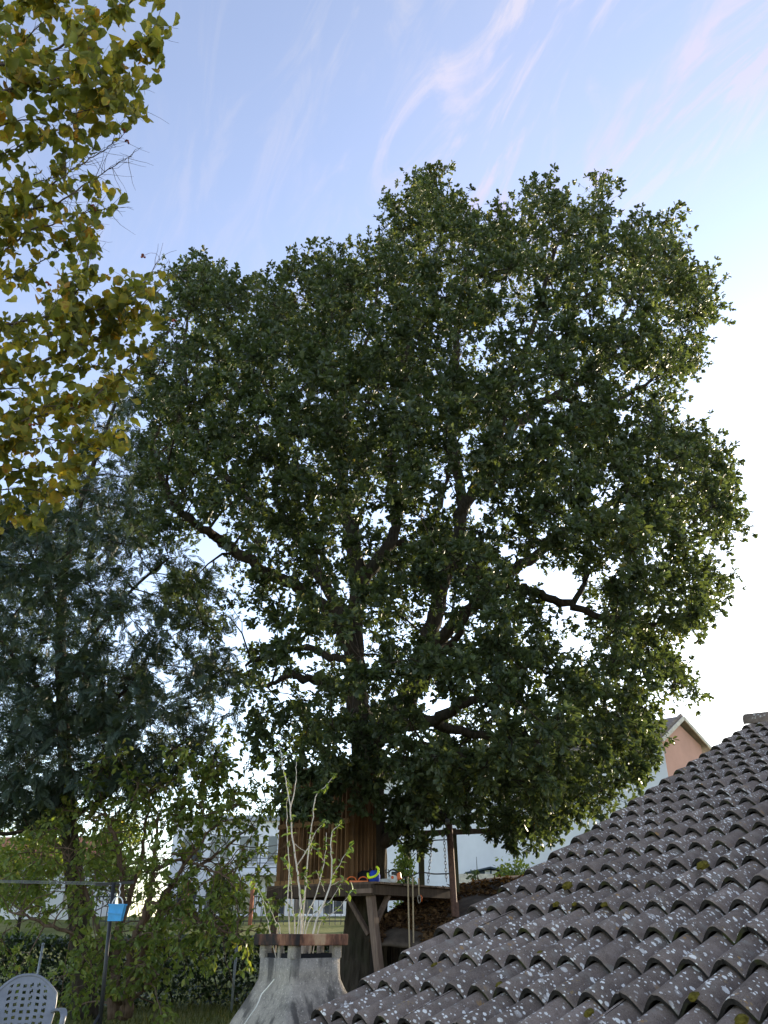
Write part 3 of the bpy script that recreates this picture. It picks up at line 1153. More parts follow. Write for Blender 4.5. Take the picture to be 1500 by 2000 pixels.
def build_oak():
    base = P(706, 1965, 14.0)
    base[2] = -0.1
    root = thing('oak_tree', 'tall broad oak with dense dark crown and thick furrowed trunk', 'tree', base)

    def L(pp):
        return [P(*q) for q in pp]
    tr = [base, P(707, 1930, 14.0), P(710, 1860, 14), P(716, 1780, 14), P(720, 1700, 14), P(719, 1600, 14), P(718, 1500, 14), P(714, 1440, 14)]
    sp, R, rr = furrowed(tr, [0.50, 0.41, 0.345, 0.31, 0.275, 0.27, 0.26, 0.25], 80, 0.06)
    mb = MB().tube(sp, R, 80, False)
    mb.build('trunk', 'oak_bark', root, True)
    nodes, nrad = [sp[-8:]], [rr[-8:]]
    limbs = [
        ([(714, 1450, 14), (700, 1390, 14), (696, 1320, 14.1), (690, 1240, 14.2), (697, 1150, 14.3), (690, 1060, 14.4), (672, 980, 14.6), (660, 880, 14.8), (650, 760, 14.8), (630, 640, 14.6)], .23, .05),
        ([(716, 1460, 14), (745, 1430, 13.9), (792, 1370, 13.7), (822, 1290, 13.6), (850, 1200, 13.8), (880, 1100, 14), (893, 1051, 14.1), (902, 978, 14.2), (889, 900, 14.3), (880, 800, 14.5), (890, 690, 14.5), (905, 560, 14.3), (920, 450, 14.2)], .20, .03),
        ([(696, 1290, 14.1), (640, 1190, 13.6), (580, 1145, 13.2), (520, 1118, 12.8), (440, 1060, 12.4), (405, 1040, 12.2), (355, 1000, 12.0), (322, 950, 11.8), (300, 860, 12)], .135, .03),
        ([(692, 1230, 14.2), (640, 1150, 14.6), (606, 1100, 14.9), (586, 1050, 15), (579, 980, 15.1), (560, 920, 15.2), (550, 860, 15.3), (520, 760, 15.3), (470, 640, 15.0)], .13, .03),
        ([(606, 1100, 14.9), (555, 1010, 15.2), (535, 960, 15.4), (534, 900, 15.6), (480, 800, 15.8)], .08, .025),
        ([(697, 1150, 14.3), (740, 1090, 14.4), (768, 1050, 14.5), (772, 980, 14.6), (762, 900, 14.8), (770, 780, 15), (800, 640, 15), (820, 480, 14.8)], .14, .03),
        ([(768, 1060, 14.5), (820, 1060, 15), (850, 1020, 15.6), (870, 940, 16), (900, 800, 16.5)], .08, .025),
        ([(700, 1350, 14), (640, 1335, 13.6), (592, 1325, 13.2), (567, 1318, 13), (520, 1340, 12.7)], .085, .03),
        ([(692, 1290, 14.1), (650, 1285, 14.5), (600, 1265, 15), (540, 1275, 15.4), (480, 1300, 16)], .08, .03),
        ([(760, 1415, 13.8), (840, 1412, 13.2), (900, 1375, 12.6), (960, 1360, 12.2), (1040, 1380, 12)], .11, .03),
        ([(822, 1290, 13.6), (900, 1205, 13.0), (960, 1160, 12.6), (1006, 1147, 12.4), (1058, 1160, 12.2), (1110, 1181, 12.1), (1188, 1207, 12.0), (1280, 1220, 12)], .12, .03),
        ([(880, 1100, 14), (960, 1125, 14.2), (1015, 1108, 14.4), (1067, 1069, 14.6), (1118, 1030, 14.8), (1200, 980, 15), (1300, 960, 15.2)], .13, .03),
        ([(1118, 1181, 12.1), (1143, 1130, 12.3), (1146, 1060, 12.5), (1160, 980, 12.7)], .05, .02),
        ([(893, 1010, 14.1), (960, 900, 14.4), (1010, 830, 14.6), (1080, 775, 14.8), (1127, 751, 14.9), (1169, 709, 15), (1197, 660, 15), (1240, 560, 15), (1260, 460, 14.8)], .12, .025),
        ([(960, 900, 14.4), (1000, 760, 14.0), (1040, 640, 13.8), (1080, 500, 13.6), (1130, 420, 13.5)], .08, .025),
        ([(1080, 775, 14.8), (1180, 790, 15), (1270, 740, 15.2), (1330, 660, 15.2)], .06, .02),
        ([(792, 1370, 13.7), (830, 1330, 12.6), (880, 1260, 11.6), (920, 1180, 11.0), (935, 1090, 10.8)], .08, .02),
        ([(745, 1440, 13.9), (800, 1450, 12.8), (870, 1470, 12.0), (940, 1490, 11.6)], .08, .02),
        ([(792, 1390, 13.7), (900, 1430, 14.6), (1020, 1440, 15.2), (1150, 1450, 15.4), (1250, 1470, 15.4)], .10, .02),
        ([(650, 760, 14.8), (720, 660, 14.6), (740, 540, 14.4), (740, 440, 14.2)], .05, .02),
        ([(586, 1050, 15), (470, 960, 15.6), (390, 860, 15.8), (360, 700, 15.4), (370, 580, 15)], .08, .02)]
    for pp, r0, r1 in limbs:
        s_ = spline(L(pp), 6)
        n = len(s_)
        s_[2:-1] += RNG.normal(size=(n - 3, 3)) * 0.022
        t = np.linspace(0, 1, n)
        rad = r0 * (1 - t) ** 0.8 + r1 * t
        R = rad[:, None] * (1 + 0.10 * RNG.normal(size=(n, 12)) * .5)
        MB().tube(s_, R, 12, True).build('limb', 'oak_bark', root, True)
        nodes.append(s_[2:])
        nrad.append(rad[2:])
    # sawn lower limb resting on the steel prop
    pp = L([(735, 1655, 13.95), (762, 1634, 13.85), (787, 1613, 13.75), (812, 1600, 13.7), (845, 1595, 13.66), (874, 1595, 13.6)])
    s_ = spline(pp, 5)
    n = len(s_)
    MB().tube(s_, np.linspace(.12, .10, n)[:, None] * (1 + 0.05 * RNG.normal(size=(n, 12))), 12, True).build('limb', 'oak_bark', root, True)
    nodes = np.vstack(nodes)
    nrad = np.concatenate(nrad)
    # foliage clumps: fill the crown's outline, front and back shells denser than the middle
    cen, rad = [], []
    M = 26000
    px = RNG.uniform(230, 1480, M)
    py = RNG.uniform(280, 1670, M)
    ins, dst = in_poly(px, py, OAK_POLY)
    r_px = RNG.uniform(28, 58, M)
    ok = ins & (dst > r_px * 0.72)
    thin = [(420, 1060, 80, .95), (470, 1190, 70, .9), (545, 1330, 72, .9), (450, 1290, 70, .8), (700, 1030, 45, .95), (785, 1050, 45, .9), (1070, 1125, 85, .97), (1120, 1205, 75, .9), (540, 950, 55, .8), (890, 960, 50, .8), (960, 690, 60, .6), (1000, 640, 55, .6), (1235, 620, 55, .6), (1050, 800, 50, .5), (760, 1290, 35, .8), (590, 1000, 40, .7), (640, 930, 40, .6), (830, 1400, 40, .7), (720, 1500, 60, .6), (930, 1560, 40, .5), (1250, 1330, 60, .6), (1300, 1290, 70, .55), (900, 860, 40, .5), (560, 800, 40, .5), (420, 900, 50, .5)]
    keep = np.ones(M)
    for hx, hy, hr, hs in thin:
        keep *= 1 - hs * np.exp(-(((px - hx) ** 2 + (py - hy) ** 2) / hr ** 2) ** 1.5)
    patch = snoise(np.stack([px / 95, py / 95], 1), 4, 2)
    keep *= np.clip(0.72 + 0.45 * patch, 0.22, 1)
    lowc = smoothstep(py, 800, 1250)                       # the lower, inner crown is thinner than the top
    keep *= 1 - 0.56 * lowc * (1 - smoothstep(py, 1440, 1500)) * (px < 1150)
    ok &= RNG.random(M) < keep
    px, py, r_px, dst = px[ok], py[ok], r_px[ok], dst[ok]
    hd = 5.0 * np.sqrt(1 - (1 - np.minimum(dst / 330, 1)) ** 2)
    u = RNG.uniform(-1, 1, len(px))
    u = np.sign(u) * np.abs(u) ** 0.5
    Y = 14.3 + u * hd - 0.3
    tgt = 1290
    last = []
    for k in range(len(px)):
        c = P(px[k], py[k], Y[k])
        if c[2] < 2.6 or (c[2] < 4.3 and abs(c[0] + 1.0) < 1.3 and 11.9 < c[1] < 15.2):
            continue
        if cen:
            A = np.array(cen)
            if np.min(np.linalg.norm(A - c, axis=1)) < 0.42:
                continue
        dep = c[1] * COS + (c[2] - EYE[2]) * SIN
        cen.append(c)
        rad.append(r_px[k] * dep / FPX * 1.05)
        if len(cen) >= tgt:
            break
    # low sprays hanging in front of the cabin and round the propped limb
    for q in [(790, 1620, 13.2), (808, 1652, 13.3), (762, 1600, 13.0), (800, 1590, 12.9), (905, 1600, 13), (1000, 1640, 13.5), (1040, 1615, 13.5), (1085, 1590, 13.5), (960, 1612, 13.3), (570, 1560, 11.6), (612, 1552, 11.6), (650, 1572, 11.7), (590, 1585, 11.7), (700, 1545, 11.9), (735, 1530, 12), (660, 1530, 12), (780, 1560, 12.4), (830, 1560, 12.4), (590, 1505, 11.8), (560, 1520, 11.8), (640, 1500, 11.8), (690, 1498, 12.2), (700, 1465, 12.5), (738, 1480, 12.6), (722, 1430, 12.6), (620, 1530, 11.6)]:
        cen.append(P(q[0] + RNG.normal() * 6, q[1] + RNG.normal() * 5, q[2] + RNG.normal() * .15))
        rad.append(RNG.uniform(.17, .27))
    cen, rad = np.array(cen), np.array(rad)
    cc = P(810, 1050, 14.2)

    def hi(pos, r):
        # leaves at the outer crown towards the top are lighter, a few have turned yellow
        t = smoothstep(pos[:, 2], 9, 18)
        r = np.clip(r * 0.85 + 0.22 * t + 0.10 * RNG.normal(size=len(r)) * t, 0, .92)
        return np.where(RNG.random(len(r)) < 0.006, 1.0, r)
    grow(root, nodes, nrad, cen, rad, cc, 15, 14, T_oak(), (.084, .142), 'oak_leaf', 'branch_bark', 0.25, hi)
    # bare dead twigs hanging in the inner crown
    mb = MB()
    for k in range(26):
        a = P(RNG.uniform(600, 800), RNG.uniform(1180, 1420), RNG.uniform(12.6, 13.6))
        n = 7
        d = np.array([RNG.normal() * .35, RNG.normal() * .2, -1.0])
        pts = [a]
        for q in range(n):
            d = d + RNG.normal(size=3) * .28
            d[2] = d[2] * .8 - .15
            pts.append(pts[-1] + unit(d) * .16)
        mb.tube(pts, np.linspace(.007, .003, n + 1), 4, False)
    stuff(mb.build('dead_twigs', 'hazel_bark', root))
    return root


build_oak()


# ------------------------------------------------------------------ the dark feathery tree on the left
def build_left_tree():
    base = P(168, 1985, 15.5)
    base[2] = -0.1
    root = thing('feathery_tree', 'dark blue-green tree with feathery leaflets and slim trunk left of the oak', 'tree', base)

    def L(pp):
        return [P(*q) for q in pp]
    tr = [base] + L([(160, 1900, 15.5), (152, 1780, 15.4), (135, 1620, 15.3), (128, 1500, 15.2), (122, 1380, 15.1), (118, 1250, 15.0), (125, 1120, 15), (150, 1010, 15), (185, 900, 15), (225, 790, 15)])
    sp, R, rr = furrowed(tr, [.22, .17, .15, .135, .12, .11, .09, .075, .05, .03], 32, .05, 3)
    MB().tube(sp, R, 32, False).build('trunk', 'oak_bark', root, True)
    nodes, nrad = [sp[10:]], [rr[10:]]
    for pp, r0, r1 in [
            ([(128, 1628, 15.3), (95, 1618, 14.8), (50, 1622, 14.3), (0, 1628, 14), (-80, 1600, 13.6)], .055, .02),
            ([(118, 1395, 15.1), (80, 1350, 14.9), (40, 1300, 14.6), (0, 1250, 14.4), (-60, 1180, 14.2)], .06, .02),
            ([(121, 1400, 15.1), (70, 1360, 15.6), (0, 1340, 16), (-60, 1330, 16)], .045, .02),
            ([(125, 1450, 15.2), (200, 1390, 14.8), (260, 1330, 14.4), (300, 1260, 14)], .06, .02),
            ([(120, 1330, 15.1), (190, 1230, 15.2), (260, 1150, 15.2), (330, 1090, 15)], .055, .02),
            ([(134, 1600, 15.3), (200, 1560, 14.9), (280, 1500, 14.6), (360, 1450, 14.4)], .05, .02),
            ([(118, 1200, 15), (70, 1100, 14.8), (20, 1020, 14.6)], .045, .02),
            ([(200, 1390, 14.8), (290, 1400, 15), (380, 1380, 15.2)], .04, .02)]:
        s_ = spline(L(pp), 6)
        rad = np.linspace(r0, r1, len(s_))
        MB().tube(s_, rad, 9).build('limb', 'branch_bark', root, True)
        nodes.append(s_[1:])
        nrad.append(rad[1:])
    poly = [(-140, 1000), (-60, 930), (40, 960), (110, 960), (130, 830), (190, 745), (262, 700), (300, 770), (318, 880), (335, 985), (400, 1060), (420, 1150), (450, 1260), (470, 1380), (450, 1480), (330, 1540), (240, 1560), (120, 1600), (0, 1610), (-140, 1600)]
    M = 9000
    px, py = RNG.uniform(-140, 480, M), RNG.uniform(690, 1620, M)
    ins, dst = in_poly(px, py, poly)
    r_px = RNG.uniform(28, 52, M)
    keep = np.clip(0.6 + 0.55 * snoise(np.stack([px / 80, py / 60], 1), 9, 2), .08, 1)
    for hx, hy, hr, hs in [(290, 1240, 50, .8), (400, 1230, 50, .8), (340, 1330, 40, .6), (30, 1330, 50, .8), (190, 1440, 30, .6), (340, 1410, 35, .6), (50, 1440, 35, .5)]:
        keep *= 1 - hs * np.exp(-((px - hx) ** 2 + (py - hy) ** 2) / hr ** 2)
    ok = ins & (dst > r_px * .6) & (RNG.random(M) < keep)
    px, py, r_px, dst = px[ok], py[ok], r_px[ok], dst[ok]
    hd = 2.4 * np.sqrt(1 - (1 - np.minimum(dst / 200, 1)) ** 2)
    Y = 14.9 + RNG.uniform(-1, 1, len(px)) * hd
    cen, rad = [], []
    for k in range(len(px)):
        c = P(px[k], py[k], Y[k])
        if cen and np.min(np.linalg.norm(np.array(cen) - c, axis=1)) < .36:
            continue
        cen.append(c)
        rad.append(r_px[k] * (c[1] * COS + (c[2] - EYE[2]) * SIN) / FPX)
        if len(cen) >= 400:
            break
    grow(root, np.vstack(nodes), np.concatenate(nrad), np.array(cen), np.array(rad), P(150, 1250, 15), 9, 5, T_pinnate(), (.17, .27), 'ash_leaf', 'branch_bark', 0.1, None, 0.5, .007, hang=0.15)


build_left_tree()


# ------------------------------------------------------------------ the light green shrub in front of it
def build_shrub():
    base = P(232, 1990, 14.3)
    base[2] = 0
    root = thing('leafy_shrub', 'many-stemmed shrub with light yellow-green leaves and tangled brown twigs', 'shrub', base)

    def L(pp):
        return [P(*q) for q in pp]
    nodes, nrad = [], []
    for pp, r0, r1 in [
            ([(222, 1990, 14.3), (224, 1900, 14.3), (232, 1820, 14.2), (238, 1720, 14.1), (225, 1640, 14), (200, 1570, 13.9)], .10, .02),
            ([(240, 1990, 14.3), (252, 1920, 14.2), (258, 1850, 14.1), (290, 1760, 14), (300, 1680, 13.9), (310, 1590, 13.9)], .085, .02),
            ([(250, 1985, 14.2), (270, 1880, 14), (310, 1780, 13.8), (360, 1690, 13.6), (410, 1620, 13.5)], .07, .015),
            ([(258, 1850, 14.1), (320, 1745, 14.2), (390, 1690, 14.3), (450, 1650, 14.3), (490, 1610, 14.3)], .045, .012),
            ([(232, 1820, 14.2), (270, 1700, 14.4), (285, 1600, 14.5), (300, 1530, 14.6)], .05, .012),
            ([(224, 1900, 14.3), (180, 1780, 14), (150, 1700, 13.8), (110, 1650, 13.6)], .045, .012),
            ([(224, 1880, 14.3), (150, 1830, 13.6), (80, 1800, 13.2), (20, 1780, 13)], .04, .012),
            ([(300, 1700, 13.9), (350, 1680, 13.7), (420, 1700, 13.4), (470, 1740, 13.2)], .03, .01),
            ([(290, 1760, 14), (350, 1780, 13.6), (420, 1810, 13.3), (470, 1830, 13.1)], .03, .01),
            ([(236, 1960, 14.2), (200, 1930, 13.7), (180, 1880, 13.4)], .03, .01),
            ([(245, 1960, 14.2), (280, 1930, 13.6), (310, 1900, 13.3)], .03, .01)]:
        s_ = spline(L(pp), 6)
        s_[2:] += RNG.normal(size=(len(s_) - 2, 3)) * .015
        rad = np.linspace(r0, r1, len(s_))
        MB().tube(s_, rad, 9).build('stem', 'shrub_bark', root, True)
        nodes.append(s_[2:])
        nrad.append(rad[2:])
    # tangled bare twigs
    mb = MB()
    NPs = np.vstack(nodes)
    for k in range(210):
        a = NPs[RNG.integers(len(NPs))]
        if a[2] < 1.2:
            continue
        d = rand_dir(1)[0] * [1, .6, .7] + [0, 0, .35]
        pts = [a]
        for q in range(6):
            d = unit(d + RNG.normal(size=3) * .25)
            pts.append(pts[-1] + d * RNG.uniform(.12, .24))
        mb.tube(pts, np.linspace(.010, .003, 7), 4, False)
    stuff(mb.build('twig_tangle', 'shrub_bark', root))
    blobs = [(250, 1540, 70, 1.0), (330, 1560, 80, .8), (190, 1580, 60, .8), (420, 1560, 70, 1.0), (480, 1580, 55, 1.0), (450, 1480, 60, .9), (380, 1500, 60, .8), (520, 1530, 45, .8), (140, 1650, 70, .9), (60, 1680, 70, .9), (20, 1730, 55, .8), (90, 1750, 55, .7), (20, 1850, 40, .6), (170, 1740, 50, .5), (260, 1660, 70, .6), (350, 1650, 70, .5), (430, 1650, 60, .6), (330, 1740, 60, .7), (410, 1760, 70, 1.0), (470, 1780, 55, 1.0), (350, 1810, 60, 1.0), (430, 1830, 60, .9), (180, 1860, 50, 1), (250, 1870, 60, 1), (290, 1850, 50, .9), (260, 1920, 45, .9), (170, 1900, 40, .9), (310, 1950, 28, .7), (160, 1945, 25, .6), (500, 1730, 45, .6), (500, 1640, 35, .5), (380, 1590, 60, .6)]
    cen, rad = [], []
    for bx, by, br, w in blobs:
        for _ in range(int(9 * w * (br / 60) ** 2) + 2):
            a, q = RNG.uniform(0, 6.28), math.sqrt(RNG.random())
            c = P(bx + br * q * math.cos(a), by + br * q * math.sin(a), 13.7 + RNG.normal() * .5)
            if c[2] > gz(c[0], c[1]) + .15:
                cen.append(c)
                rad.append(RNG.uniform(.2, .36))
    cen = np.array(cen)

    def hi(pos, r):
        return np.clip(r + .12 * RNG.normal(size=len(r)), 0, 1)
    grow(root, np.vstack(nodes), np.concatenate(nrad), cen, np.array(rad), P(250, 1800, 15), 6, 7, T_simple(.52, .3, .5), (.065, .125), 'shrub_leaf', 'shrub_bark', 0.0, hi, .5, .006, hang=.25)


build_shrub()


# ------------------------------------------------------------------ clipped hedge
def hedge(name, label, x0, x1, y0, y1, h, th, n, seed):
    base = np.array([(x0 + x1) / 2, (y0 + y1) / 2, 0])
    root = thing(name, label, 'hedge', base)
    t = RNG.random(n)
    X = x0 + (x1 - x0) * t
    Yc = y0 + (y1 - y0) * t
    w = RNG.uniform(-1, 1, n)
    w = np.sign(w) * np.abs(w) ** .35
    zz = RNG.random(n) ** .8
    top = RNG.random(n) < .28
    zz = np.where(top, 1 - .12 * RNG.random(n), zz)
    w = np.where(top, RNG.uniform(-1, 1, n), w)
    pos = np.stack([X, Yc + w * th, gz(X, Yc) + .04 + zz * h * (1 + .08 * snoise(np.stack([X * 2, Yc], 1), seed))], 1)
    pos[:, 1] += .12 * snoise(pos * [1.6, 0, 2.2], seed + 1)
    ax = unit(rand_dir(n) + [0, 0, .25] + np.stack([0 * w, w * .5, 0 * w], 1))
    nr = rand_dir(n) * .7 + [0, -.4, .6]
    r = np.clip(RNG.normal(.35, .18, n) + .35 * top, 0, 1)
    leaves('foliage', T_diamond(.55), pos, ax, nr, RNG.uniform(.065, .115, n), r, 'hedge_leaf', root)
    # inner woody core
    mb = MB()
    for k in range(int(abs(x1 - x0) * 5)):
        tt = RNG.random()
        a = np.array([x0 + (x1 - x0) * tt, y0 + (y1 - y0) * tt + RNG.normal() * th * .3, 0])
        a[2] = gz(a[0], a[1]) - .05
        pts = [a]
        d = np.array([0, 0, 1.0])
        for q in range(5):
            d = unit(d + RNG.normal(size=3) * .35 * [1, 1, .3])
            pts.append(pts[-1] + d * h * .19)
        mb.tube(pts, np.linspace(.02, .006, 6), 5, False)
    stuff(mb.build('stems', 'branch_bark', root))
    return root


hedge('garden_hedge', 'dark clipped evergreen hedge behind the shrub and the plastic chair', -14.0, 0.2, 16.6, 17.4, 1.12, .42, 30000, 3)
hedge('garden_hedge', 'bright-topped hedge between oak trunk and leaf-covered shed', -0.1, 5.0, 18.6, 19.6, 1.30, .4, 9000, 8)


# ------------------------------------------------------------------ the near hazel with big yellowing leaves
HAZEL_POLY = [(-40, -40), (345, -40), (338, 90), (320, 150), (292, 232), (210, 272), (150, 330), (205, 340), (246, 372), (240, 405), (185, 445), (190, 480), (232, 530), (345, 540), (328, 630), (300, 700), (285, 790), (252, 880), (165, 940), (160, 975), (75, 1025), (90, 1040), (-40, 1045)]


def hazel_leaf_mesh(seed):
    """heart-shaped toothed leaf, cupped and drooping, with pleats along the side veins"""
    rr = np.random.default_rng(seed)
    half = [(0.0, 0.0), (.16, -.05), (.30, .02), (.41, .16), (.44, .30), (.47, .36), (.43, .47), (.42, .56), (.33, .68), (.30, .76), (.17, .87), (.10, .93)]
    tip = (0, 1.06)
    cup = rr.uniform(-1.4, 1.9)
    curl = rr.uniform(.3, 2.1)
    tw = rr.uniform(-.8, .8)

    def bend(x, y):
        z = cup * abs(x) ** 1.4 + 0.05 * math.sin(y * 22 + abs(x) * 8) * (abs(x) * 2) + tw * x * y * .5
        a = curl * y
        yy = math.sin(a) / max(curl, .05) if curl > .05 else y
        z2 = -(1 - math.cos(a)) / max(curl, .05)
        return (x, yy, z + z2)
    v = []
    mids = [0.05, .22, .42, .62, .82]
    v += [bend(0, y) for y in mids]                      # 0-4
    v.append(bend(*tip))                                 # 5
    f = []
    for sg in (1, -1):
        k = len(v)
        for q, (x, y) in enumerate(half[1:]):
            j = 1 + rr.normal() * .05
            v.append(bend(sg * x * j, y))
        idx = [0] + list(range(k, k + len(half) - 1)) + [5]
        # strips between the rim and the midrib
        groups = [(0, [0, 1, 2, 3]), (1, [3, 4, 5]), (2, [5, 6, 7]), (3, [7, 8, 9]), (4, [9, 10, 11, 12])]
        for g, rim in groups:
            nxt = min(g + 1, 4)
            rimv = [idx[q] for q in rim if q < len(idx)]
            poly = rimv + ([nxt] if nxt != g else []) + [g]
            seen = []
            for q in poly:
                if q not in seen:
                    seen.append(q)
            if len(seen) > 2:
                f.append(tuple(seen if sg > 0 else seen[::-1]))
    return np.array(v), f


def build_hazel():
    base = np.array([-4.6, 4.9, 0.0])
    root = thing('hazel_tree', 'hazel with big drooping yellow-green leaves and thin grey branches', 'tree', base)
    B = [
        ([(-40, 150), (40, 125), (104, 100), (162, 60), (200, 40), (262, 0), (300, -40)], 4.1, .013), ([(-40, 160), (50, 75), (100, 25), (125, -20)], 4.3, .008),
        ([(-40, 215), (60, 165), (132, 150), (176, 132), (225, 107), (275, 78), (310, 50)], 4.0, .010), ([(-20, 195), (130, 185), (192, 180), (220, 176), (250, 158)], 4.2, .007),
        ([(-20, 260), (100, 232), (195, 210), (258, 203)], 4.3, .007), ([(-40, 450), (27, 412), (82, 377), (137, 335), (176, 311), (212, 286), (242, 261)], 4.6, .009),
        ([(-40, 430), (25, 412), (104, 399), (154, 368), (192, 344), (231, 319), (256, 305)], 4.7, .009), ([(-40, 392), (0, 380), (82, 354), (118, 341), (135, 325)], 4.8, .007),
        ([(-30, 530), (35, 467), (60, 448), (110, 437), (154, 418), (192, 412), (230, 405)], 4.8, .009), ([(-40, 650), (0, 637), (69, 622), (110, 614), (160, 607), (203, 602), (264, 571), (311, 508)], 4.9, .013),
        ([(100, 622), (130, 590), (154, 566), (176, 500), (185, 470)], 4.9, .007), ([(-40, 742), (0, 731), (74, 709), (137, 681), (192, 660), (234, 632), (275, 596), (357, 528)], 5.1, .013),
        ([(-30, 850), (20, 830), (93, 808), (165, 786), (234, 734), (280, 687), (335, 643)], 5.2, .010), ([(-40, 818), (0, 810), (69, 797), (154, 786), (206, 775)], 5.4, .008),
        ([(-40, 872), (0, 866), (96, 857), (170, 870), (240, 862)], 5.3, .008), ([(-40, 930), (41, 918), (118, 910), (160, 915)], 5.5, .007), ([(-40, 965), (40, 955), (100, 962), (145, 955)], 5.7, .006),
        ([(-40, 1005), (30, 1000), (78, 1016)], 5.8, .006), ([(-40, 330), (30, 290), (90, 262), (150, 240)], 4.4, .007), ([(-40, 90), (10, 60), (40, 20), (60, -30)], 4.2, .008),
        ([(-40, 560), (30, 540), (90, 505), (150, 470), (180, 440)], 5.0, .007), ([(-40, 690), (60, 665), (150, 640), (250, 610)], 5.3, .007), ([(-40, 770), (70, 752), (160, 725), (230, 700)], 5.6, .007)]
    hub = [np.array([-4.2, 4.9, z]) for z in (2.2, 3.0, 3.8, 4.6, 5.4)]
    # trunk stems standing outside the frame, from which the branches reach in
    for k in range(3):
        pts = [base + [0.18 * (k - 1), .1 * k, -.1], base + [.1 * (k - 1), .1, 1.5], np.array([-4.3 + .25 * k, 4.8 + .15 * k, 3.4]), np.array([-4.4 + .2 * k, 4.7, 5.6]), np.array([-4.6 + .2 * k, 4.6, 7.4])]
        MB().tube(spline(pts, 6), np.linspace(.09, .02, 25), 10).build('stem', 'hazel_bark', root, True)
    att = []                                              # leaf anchors: position, branch direction
    twv = []
    for pp, Yb, r in B:
        q = [P(a, b, Yb + .18 * math.sin(i * 1.3 + a * .01)) for i, (a, b) in enumerate(pp)]
        if pp[0][0] < 0:
            k = int(np.argmin([abs(h[2] - (q[0][2] - 0.5)) for h in hub]))
            q = [hub[k], (hub[k] * .45 + q[0] * .55) - [0, 0, .1]] + q
        s_ = spline(q, 6)
        s_[3:] += RNG.normal(size=(len(s_) - 3, 3)) * .004
        MB().tube(s_, np.linspace(r * 1.5, .0022, len(s_)), 7).build('branch', 'hazel_bark', root, True)
        x, y, _ = proj(s_)
        for i in range(1, len(s_)):
            if x[i] < -60:
                continue
            dens = 1.0
            if 235 < y[i] < 530 and x[i] > 40:
                dens = .60 if y[i] < 270 or y[i] > 430 else .42                                # the thin bare sprays in the gap
            att.append((s_[i], s_[i] - s_[i - 1], dens, x[i], y[i]))
            for _ in range(2):
                if RNG.random() < .78:
                    d = unit(unit(s_[i] - s_[i - 1]) * .8 + RNG.normal(size=3) * .6 + [0.1, 0, .12])
                    ln = RNG.uniform(.10, .36)
                    e = [s_[i]]
                    for q_ in range(4):
                        d = unit(d + RNG.normal(size=3) * .18)
                        e.append(e[-1] + d * ln / 4)
                        if q_ > 0:
                            att.append((e[-1], d, dens, 0, 0))
                    twv.append(e)
    mb = MB()
    for e in twv:
        mb.tube(e, np.linspace(.0028, .0011, len(e)), 4, False)
    stuff(mb.build('twigs', 'hazel_bark', root))
    # leaves
    shapes = [hazel_leaf_mesh(s_) for s_ in range(14)]
    meshes = {}

    def mesh_for(sh, tone):
        if (sh, tone) not in meshes:
            v, f = shapes[sh]
            me = bpy.data.meshes.new('leaf')
            me.from_pydata([tuple(q) for q in v], [], f)
            me.update()
            at = me.attributes.new('rnd', 'FLOAT', 'POINT')
            base_t = (tone + .5) / 6
            val = np.clip(base_t + .30 * (np.abs(v[:, 0]) > .3) * RNG.random(len(v)), 0, 1)
            at.data.foreach_set('value', val.astype(np.float32))
            me.materials.append(MATS['hazel_leaf'])
            me.polygons.foreach_set('use_smooth', np.ones(len(me.polygons), dtype=bool))
            meshes[(sh, tone)] = me
        return meshes[(sh, tone)]
    cand = []
    for pos, d, dens, _, _ in att:
        for _ in range(2):
            if RNG.random() > dens * .56:
                continue
            p_ = pos + RNG.normal(size=3) * .02
            side = RNG.normal(size=3) * [.75, .75, .35]
            ax = unit(side + unit(d) * .25 + [0, 0, -.75])
            tipp = p_ + ax * .05
            x, y, dep = proj(tipp)
            ins, dd = in_poly(x, y, HAZEL_POLY)
            if not ins[0] and x[0] > -30:
                continue
            sz = RNG.uniform(.055, .120) * (1.15 if y[0] < 300 else .95)
            cand.append((dep[0] / sz, p_, ax, sz, x[0] > -25 and y[0] > -25))
    cand.sort(key=lambda c: (not c[4], c[0]))
    VV, FF, RR = [], {}, []
    n = 0
    for k, (_, p_, ax, sz, vis) in enumerate(cand):
        nr = RNG.normal(size=3) * .9 + [0, -.1, .45]
        nr = nr - ax * (nr @ ax)
        nr /= np.linalg.norm(nr)
        sd = np.cross(ax, nr)
        sh = int(RNG.integers(14))
        tone = int(np.clip(RNG.normal(2.0, 1.45), 0, 5))
        if k < 300:
            o = bpy.data.objects.new('leaf', mesh_for(sh, tone))
            COL.objects.link(o)
            o.parent = root
            o.matrix_parent_inverse = Matrix.Translation(-Vector(root.location))
            M = np.eye(4)
            M[:3, 0], M[:3, 1], M[:3, 2], M[:3, 3] = sd * sz, ax * sz, nr * sz, p_
            o.matrix_basis = Matrix(M.tolist())
        else:
            v, f = shapes[sh]
            VV.append((v[:, 0:1] * sd + v[:, 1:2] * ax + v[:, 2:3] * nr) * sz + p_)
            for q in f:
                FF.setdefault(len(q), []).append([i + n for i in q])
            RR.append(np.clip((tone + .5) / 6 + .3 * (np.abs(v[:, 0]) > .3) * RNG.random(len(v)), 0, 1))
            n += len(v)
    me = np_mesh('foliage', np.concatenate(VV), [np.array(a) for a in FF.values()], np.concatenate(RR), True)
    stuff(link('foliage', me, 'hazel_leaf', root))
